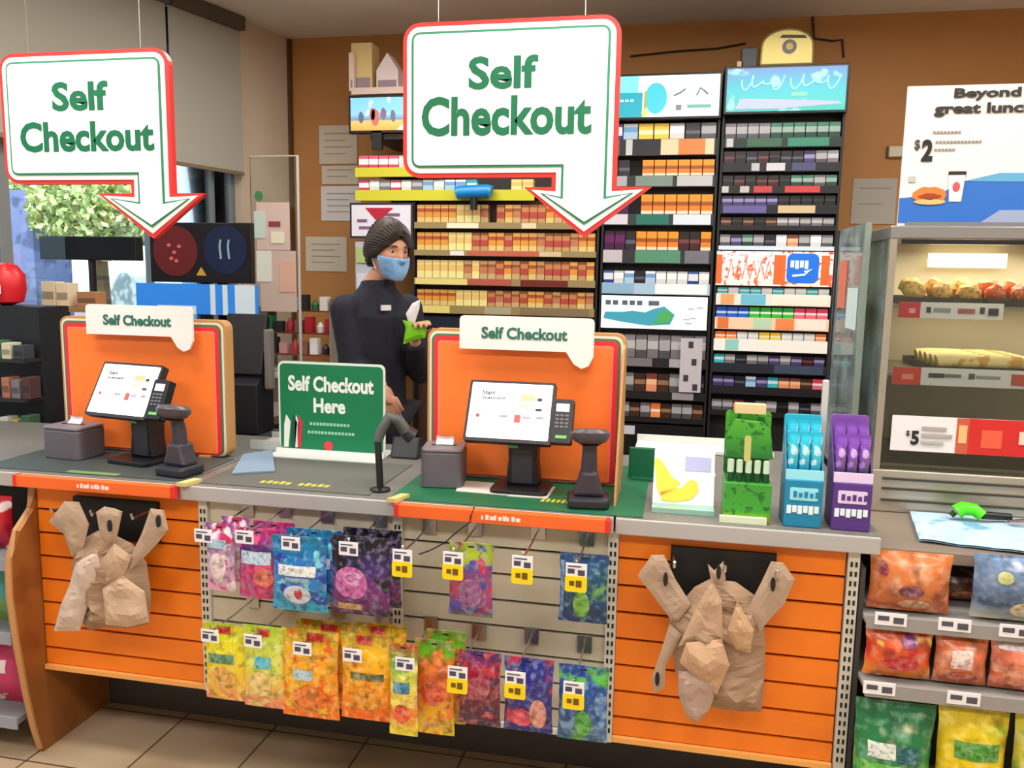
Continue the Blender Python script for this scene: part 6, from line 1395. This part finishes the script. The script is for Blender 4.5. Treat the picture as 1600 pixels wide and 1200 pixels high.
navy = PM('navy_fabric', [(0, (22, 24, 38)), (1, (24, 26, 42))], [((18, 18, 30), .55, 30, 'n')], rough=.85)
def foot(s): return hipc+rt*s*.10
kneeR = Vector((hipc.x+.02, KY, .50))+rt*.095; ankR = Vector((hipc.x+.01, KY, .085))+rt*.10
kneeL = Vector((hipc.x+.04, KY, .50))-rt*.095; ankL = Vector((hipc.x+.03, KY, .085))-rt*.10
V = [hipc, waist, chest-up*.0, neckb-up*.03, neckb+up*.05, HC-up*.07-fx*.015,
     Rsh, Rel, Rwr, Lsh, Lel, Lwr, hipc+rt*.09-up*.06, kneeR, ankR, ankR+fx*.13-up*.04, hipc-rt*.09-up*.06, kneeL, ankL, ankL+fx*.13-up*.04]
E_ = [(0, 1), (1, 2), (2, 3), (3, 4), (4, 5), (3, 6), (6, 7), (7, 8), (3, 9), (9, 10), (10, 11), (0, 12), (12, 13), (13, 14), (14, 15), (0, 16), (16, 17), (17, 18), (18, 19)]
Rd = [.115, .100, .105, .055, .048, .050, .045, .038, .026, .045, .038, .026, .08, .055, .038, .034, .08, .055, .038, .034]
body_vs = skin(V, E_, Rd)
# hand: palm and five fingers, right hand hanging half closed over the arm of the stand, left hand gripping a cloth
def hand(wr, d, palm_n, side, curl):
    d = d.normalized(); n_ = (palm_n-d*palm_n.dot(d)).normalized(); s_ = d.cross(n_)*side     # s_: towards the thumb
    out = []
    pc = wr+d*.05
    out.append(skin([wr-d*.01, wr+d*.03, wr+d*.075], [(0, 1), (1, 2)], [(.026, .018), (.036, .017), (.038, .014)], 0, 2))
    for k, (off, ln) in enumerate(((.028, .068), (.010, .076), (-.009, .071), (-.027, .055))):
        base = wr+d*.075+s_*off; P = [wr+d*.045+s_*off*.8, base]; a = 0; cur = base
        for seg, fr in ((0, .45), (1, .30), (2, .25)):
            a += curl*(.5 if seg == 0 else .8)+.06*k; dd = d*math.cos(a)+n_*math.sin(a); cur = cur+dd*ln*fr; P.append(cur)
        out.append(skin(P, [(i, i+1) for i in range(4)], [.0095, .0095, .0088, .008, .0068], 0, 2))
    th0 = wr+d*.02+s_*.022; th1 = wr+d*.042+s_*.046+n_*.008; th2 = th1+(d*.75+s_*.25+n_*.5).normalized()*.032; th3 = th2+(d*.8-s_*.15+n_*.6).normalized()*.026
    out.append(skin([th0, th1, th2, th3], [(0, 1), (1, 2), (2, 3)], [.013, .0115, .0105, .0085], 0, 2))
    return out
RH = hand(Rwr, Vector((.42, -.10, -.9)), Vector((-.2, 1, .0)), -1, .55)
LH = hand(Lwr, Vector((.35, -.45, .75)), Vector((.5, -.6, -.4)), 1, .8)
# head
yaw_h = math.atan2(.80, .60); HM = Matrix.Translation(HC) @ Matrix.Rotation(yaw_h, 4, 'Z') @ Matrix.Rotation(math.radians(10), 4, 'X')
def g(x, s): return math.exp(-(x/s)**2)
def headp(th, ph, off=0):
    d = Vector((math.cos(th)*math.sin(ph), math.sin(th)*math.sin(ph), math.cos(ph)))    # face looks to -y
    x, y, z = d.x*.074, d.y*.094, d.z*.118
    if z < 0:
        k = (-z/.118)**1.4; x *= 1-.36*k
        if y > 0: y *= 1-.45*k
        else: y = y*(1-.10*k)-.006*k
    f = 1 if d.y < 0 else 0
    if f:
        y -= .021*g(x, .011)*g(z+.018, .020)+.006*g(x, .012)*g(z-.010, .03)
        y += .009*(g(x-.031, .015)+g(x+.031, .015))*g(z-.010, .011)
        y -= .005*g(abs(x)-.03, .022)*g(z-.030, .009)
        y -= .005*g(x, .022)*g(z+.058, .008); y -= .006*g(x, .02)*g(z+.094, .014)
        y -= .004*g(abs(x)-.042, .016)*g(z+.02, .02)
    return Vector((x, y, z))+d*off
def headmesh(off=0, nu=64, nv=48):
    vs = []; fs = []
    for j in range(nv+1):
        for i in range(nu): vs.append(headp(2*PI*i/nu, max(.01, min(PI-.01, PI*j/nv)), off))
    for j in range(nv):
        for i in range(nu): fs.append((j*nu+i, (j+1)*nu+i, (j+1)*nu+(i+1) % nu, j*nu+(i+1) % nu))
    fs.append(tuple(range(nu))); fs.append(tuple(nv*nu+i for i in reversed(range(nu))))
    return vs, fs
hv, hf = headmesh(); hv = [HM @ v for v in hv]
def ear(s):
    b = MB(); b.lathe([(.002, -.006), (.014, -.005), (.017, .0), (.014, .005), (.002, .004)], n=16, sx=.62, sy=1)
    X_ = HM @ Matrix.Translation((s*.073, .010, -.006)) @ Matrix.Rotation(s*PI/2, 4, 'Y') @ Matrix.Rotation(0, 4, 'Z') @ Matrix.Scale(1.7, 4, (1, 0, 0))
    return [X_ @ Vector(q) for q in b.v], b.f
bd = remesh([body_vs, (hv, hf), ear(1), ear(-1)]+RH+LH, .0045, 'body', skinm, clerk, 2, KO)
# eyes
for s in (-1, 1):
    X_ = HM @ Matrix.Translation((s*.031, -.0715, .009)) @ Matrix.Scale(.92, 4); b = MB(); b.lathe([(.001, -.0115), (.006, -.0095), (.010, -.005), (.0115, 0), (.010, .005), (.006, .0095), (.001, .0115)], n=16)
    e_ = MB().add([X_ @ Vector(q) for q in b.v], b.f).build('eye', M(186, 176, 168, .3), clerk, smooth=True)
    b2 = MB().lathe([(.001, 0), (.0052, 0), (.0052, .0012), (.001, .0016)], n=14); X2 = X_ @ Matrix.Translation((0, -.0112, 0)) @ Matrix.Rotation(PI/2, 4, 'X')
    MB().add([X2 @ Vector(q) for q in b2.v], b2.f).build('iris', M(50, 34, 24, .2), e_ if False else clerk)
    MB().tube([HM @ Vector((s*x, -.0905+.25*(x-.03)**2*40*.06, z)) for x, z in ((.016, .029), (.028, .034), (.044, .029))], .003, 6).build('eyebrow', M(60, 44, 34, .8), clerk)
# hair: cap plus low bun
HAIR = PM('dark_brown_hair', [(0, (38, 29, 25)), (1, (58, 44, 36))], [((52, 40, 33), .6, 8, 'n')], rough=.6)
hvs = []; hfs = []; nu, nv = 56, 30
for j in range(nv+1):
    for i in range(nu):
        th = 2*PI*i/nu; front = max(0, -math.sin(th)); phmax = (1.02+.95*(1-front)**.8) if math.sin(th) < .25 else 2.15
        side = abs(math.cos(th)); 
        if math.sin(th) < .2 and side > .8: phmax = min(phmax, 1.75)
        ph = max(.01, phmax*j/nv); k = min(1, (nv-j)/9+.12)
        v = headp(th, ph, (.017+.004*noise.noise((math.cos(th)*14, math.sin(th)*14, ph*2)))*k+.001); hvs.append(HM @ v)
for j in range(nv):
    for i in range(nu): hfs.append((j*nu+i, (j+1)*nu+i, (j+1)*nu+(i+1) % nu, j*nu+(i+1) % nu))
hr = MB().add(hvs, hfs); hr.f.append(tuple(range(nu)))
BN = Vector((0, .100, -.012))
for i in range(64):
    th = -PI/2+(i/63-.5)*2*2.3; fr = max(0, -math.sin(th)); ph0 = (1.02+.95*(1-fr)**.8) if math.sin(th) < .25 else 2.1
    if math.sin(th) < .2 and abs(math.cos(th)) > .8: ph0 = min(ph0, 1.75)
    s0 = headp(th, ph0, .004); P_ = []
    for k in range(9):
        u = k/8; q = s0.lerp(BN, u); L_ = 1
        d = q.normalized() if q.length > .01 else Vector((0, 0, 1)); tt = math.atan2(d.y/.094, d.x/.074); pp = math.acos(max(-1, min(1, (d.z/.118)/Vector((d.x/.074, d.y/.094, d.z/.118)).length)))
        P_.append(HM @ headp(tt, pp, .004+.0165*min(1, u*4)*(1 if u < .9 else .7)))
    hr.tube(P_, .0042, 6, .003)
hr_o = hr.build('hair', HAIR, clerk, smooth=True)
b = MB(); 
def bun(i, j):
    d = Vector((math.cos(2*PI*i)*math.sin(PI*j), math.sin(2*PI*i)*math.sin(PI*j), math.cos(PI*j))); return HM @ (Vector((0, .108, -.015))+Vector((d.x*.036, d.y*.028, d.z*.040))*(1+.12*noise.noise(d*4)))
b.grid(bun, 20, 14); b.build('hair_bun', HAIR, hr_o, smooth=True) 
# face mask with pleats and ear loops
def mk(i, j):
    th = -PI/2+(-1.22+2.44*i); ph = 1.68+.98*j; v = headp(th, ph, .0); 
    cen = math.cos((i-.5)*PI)
    v.y -= .010*cen+.003*math.sin(j*PI*6)*cen+.004; v.x *= 1.05
    if abs(i-.5) < .25: v.y = min(v.y, -.100-.010*math.sin(PI*j))
    return HM @ v
mb = MB().grid(mk, 26, 20); n0 = len(mb.v); 
mo = mb.build('face_mask', M(132, 176, 222, .8), clerk, smooth=True)
so_ = mo.modifiers.new('thick', 'SOLIDIFY'); so_.thickness = .002
for s in (-1, 1):
    MB().tube([HM @ Vector(q) for q in ((s*.068, -.045, -.03), (s*.076, -.01, .01), (s*.078, .012, .02), (s*.077, .016, -.01), (s*.070, -.03, -.07))], .0014, 6).build('ear_loop', M(230, 230, 234, .7), mo)
# clothes
def loft(rows, n=28):
    b = MB(); vs = []
    for c, wr_, df in rows: vs += [c+rt*math.cos(2*PI*i/n)*wr_+fx*math.sin(2*PI*i/n)*df for i in range(n)]
    k = len(rows); fs = [(j*n+i, j*n+(i+1) % n, (j+1)*n+(i+1) % n, (j+1)*n+i) for j in range(k-1) for i in range(n)]
    return vs, fs+[tuple(range(n)), tuple((k-1)*n+i for i in reversed(range(n)))]
def ball(c, r):
    b = MB(); b.grid(lambda i, j: c+Vector((math.cos(2*PI*i)*math.sin(PI*j), math.sin(2*PI*i)*math.sin(PI*j), math.cos(PI*j)))*r, 20, 12); return b.v, b.f
def limb(a, c, r0, r1):
    b = MB(); b.tube([a, a.lerp(c, .5), c], r0, 18, r1); return b.v, b.f
def jl(z, t): q = hipc.lerp(neckb, t); return Vector((q.x, q.y, z))
zt0, ztn = hipc.z-.10, neckb.z
prt = [loft([(jl(zt0, -.1), .165, .125), (jl(hipc.z, 0), .168, .128), (jl(waist.z, .35), .150, .122), (jl(chest.z, .72), .168, .130), (jl(ztn-.12, .8), .180, .118), (jl(ztn-.075, .9), .160, .098), (jl(ztn-.03, .96), .112, .086), (jl(ztn-.002, 1), .078, .076), (jl(ztn+.028, 1)+fx*.006, .068, .070)])]
for s_, e__, w__ in ((Rsh, Rel, Rwr), (Lsh, Lel, Lwr)):
    w2 = w__.lerp(e__, .10); s2 = s_+Vector((0, 0, -.005))
    prt += [ball(s2, .068), limb(s2, e__, .067, .055), ball(e__, .055), limb(e__, w2, .055, .041)]
jk = remesh(prt, .0065, 'jacket', navy, clerk, 8, KO)
for k_ in range(3): pass
T_ = [hipc, hipc+rt*.09-up*.07, kneeR, ankR+up*.02, hipc-rt*.09-up*.07, kneeL, ankL+up*.02]
vs, fs = skin(T_, [(0, 1), (1, 2), (2, 3), (0, 4), (4, 5), (5, 6)], [.138, .100, .072, .060, .100, .072, .060])
remesh([(vs, fs)], .011, 'trousers', M(26, 26, 32, .85), clerk, 3, KO)
for an in (ankR, ankL):
    c = an+fx*.05; X_ = Matrix.Translation((c.x, c.y, 0)) @ Matrix.Rotation(math.atan2(fx.y, fx.x), 4, 'Z')
    b = MB(); b.prismz([(-.11, -.035), (-.06, -.045), (.06, -.05), (.13, -.035), (.15, 0), (.13, .035), (.06, .05), (-.06, .045), (-.11, .035)], .0, .075)
    MB().add([X_ @ Vector(q) for q in b.v], b.f).build('shoe', M(20, 20, 22, .6), clerk, bevel=.02)
# white badge on the chest
bq = Vector((jl(chest.z, .76).x, jl(chest.z, .76).y, chest.z+.03))+rt*.03+fx*.124
MB().add([tuple(bq+rt*a_*.022+up*b_*.011+fx*c_) for c_ in (.006, -.004) for a_, b_ in ((-1, -1), (1, -1), (1, 1), (-1, 1))], [(0, 1, 2, 3), (7, 6, 5, 4), (0, 4, 5, 1), (3, 2, 6, 7), (0, 3, 7, 4), (1, 5, 6, 2)]).build('name_badge', M(226, 224, 226, .4), clerk, recalc=True)
# green cloth with white top held in the left hand
Yg = Lwr.y-.055
gp_ = [PY(a_, b_, Yg) for a_, b_ in ((630, 538), (634, 512), (629, 500), (646, 504), (668, 500), (664, 528), (652, 530))]
t = thing('lime_cloth', 'lime green cloth with a white top end held in the clerk\'s raised hand', 'cloth', (sum(q.x for q in gp_)/7, Yg, min(q.z for q in gp_)))
crumple([(q.x, q.z) for q in gp_], Yg, .008, .006, 4.4, cuts=3, R=.02).build('green_cloth', M(120, 200, 20, .8), t, recalc=True)
wp = [PY(a_, b_, Yg+.004) for a_, b_ in ((638, 504), (634, 490), (644, 474), (656, 468), (655, 482), (648, 504))]
crumple([(q.x, q.z) for q in wp], Yg+.004, .008, .004, 2.4, cuts=3, R=.02).build('white_end', M(226, 226, 226, .7), t, recalc=True)
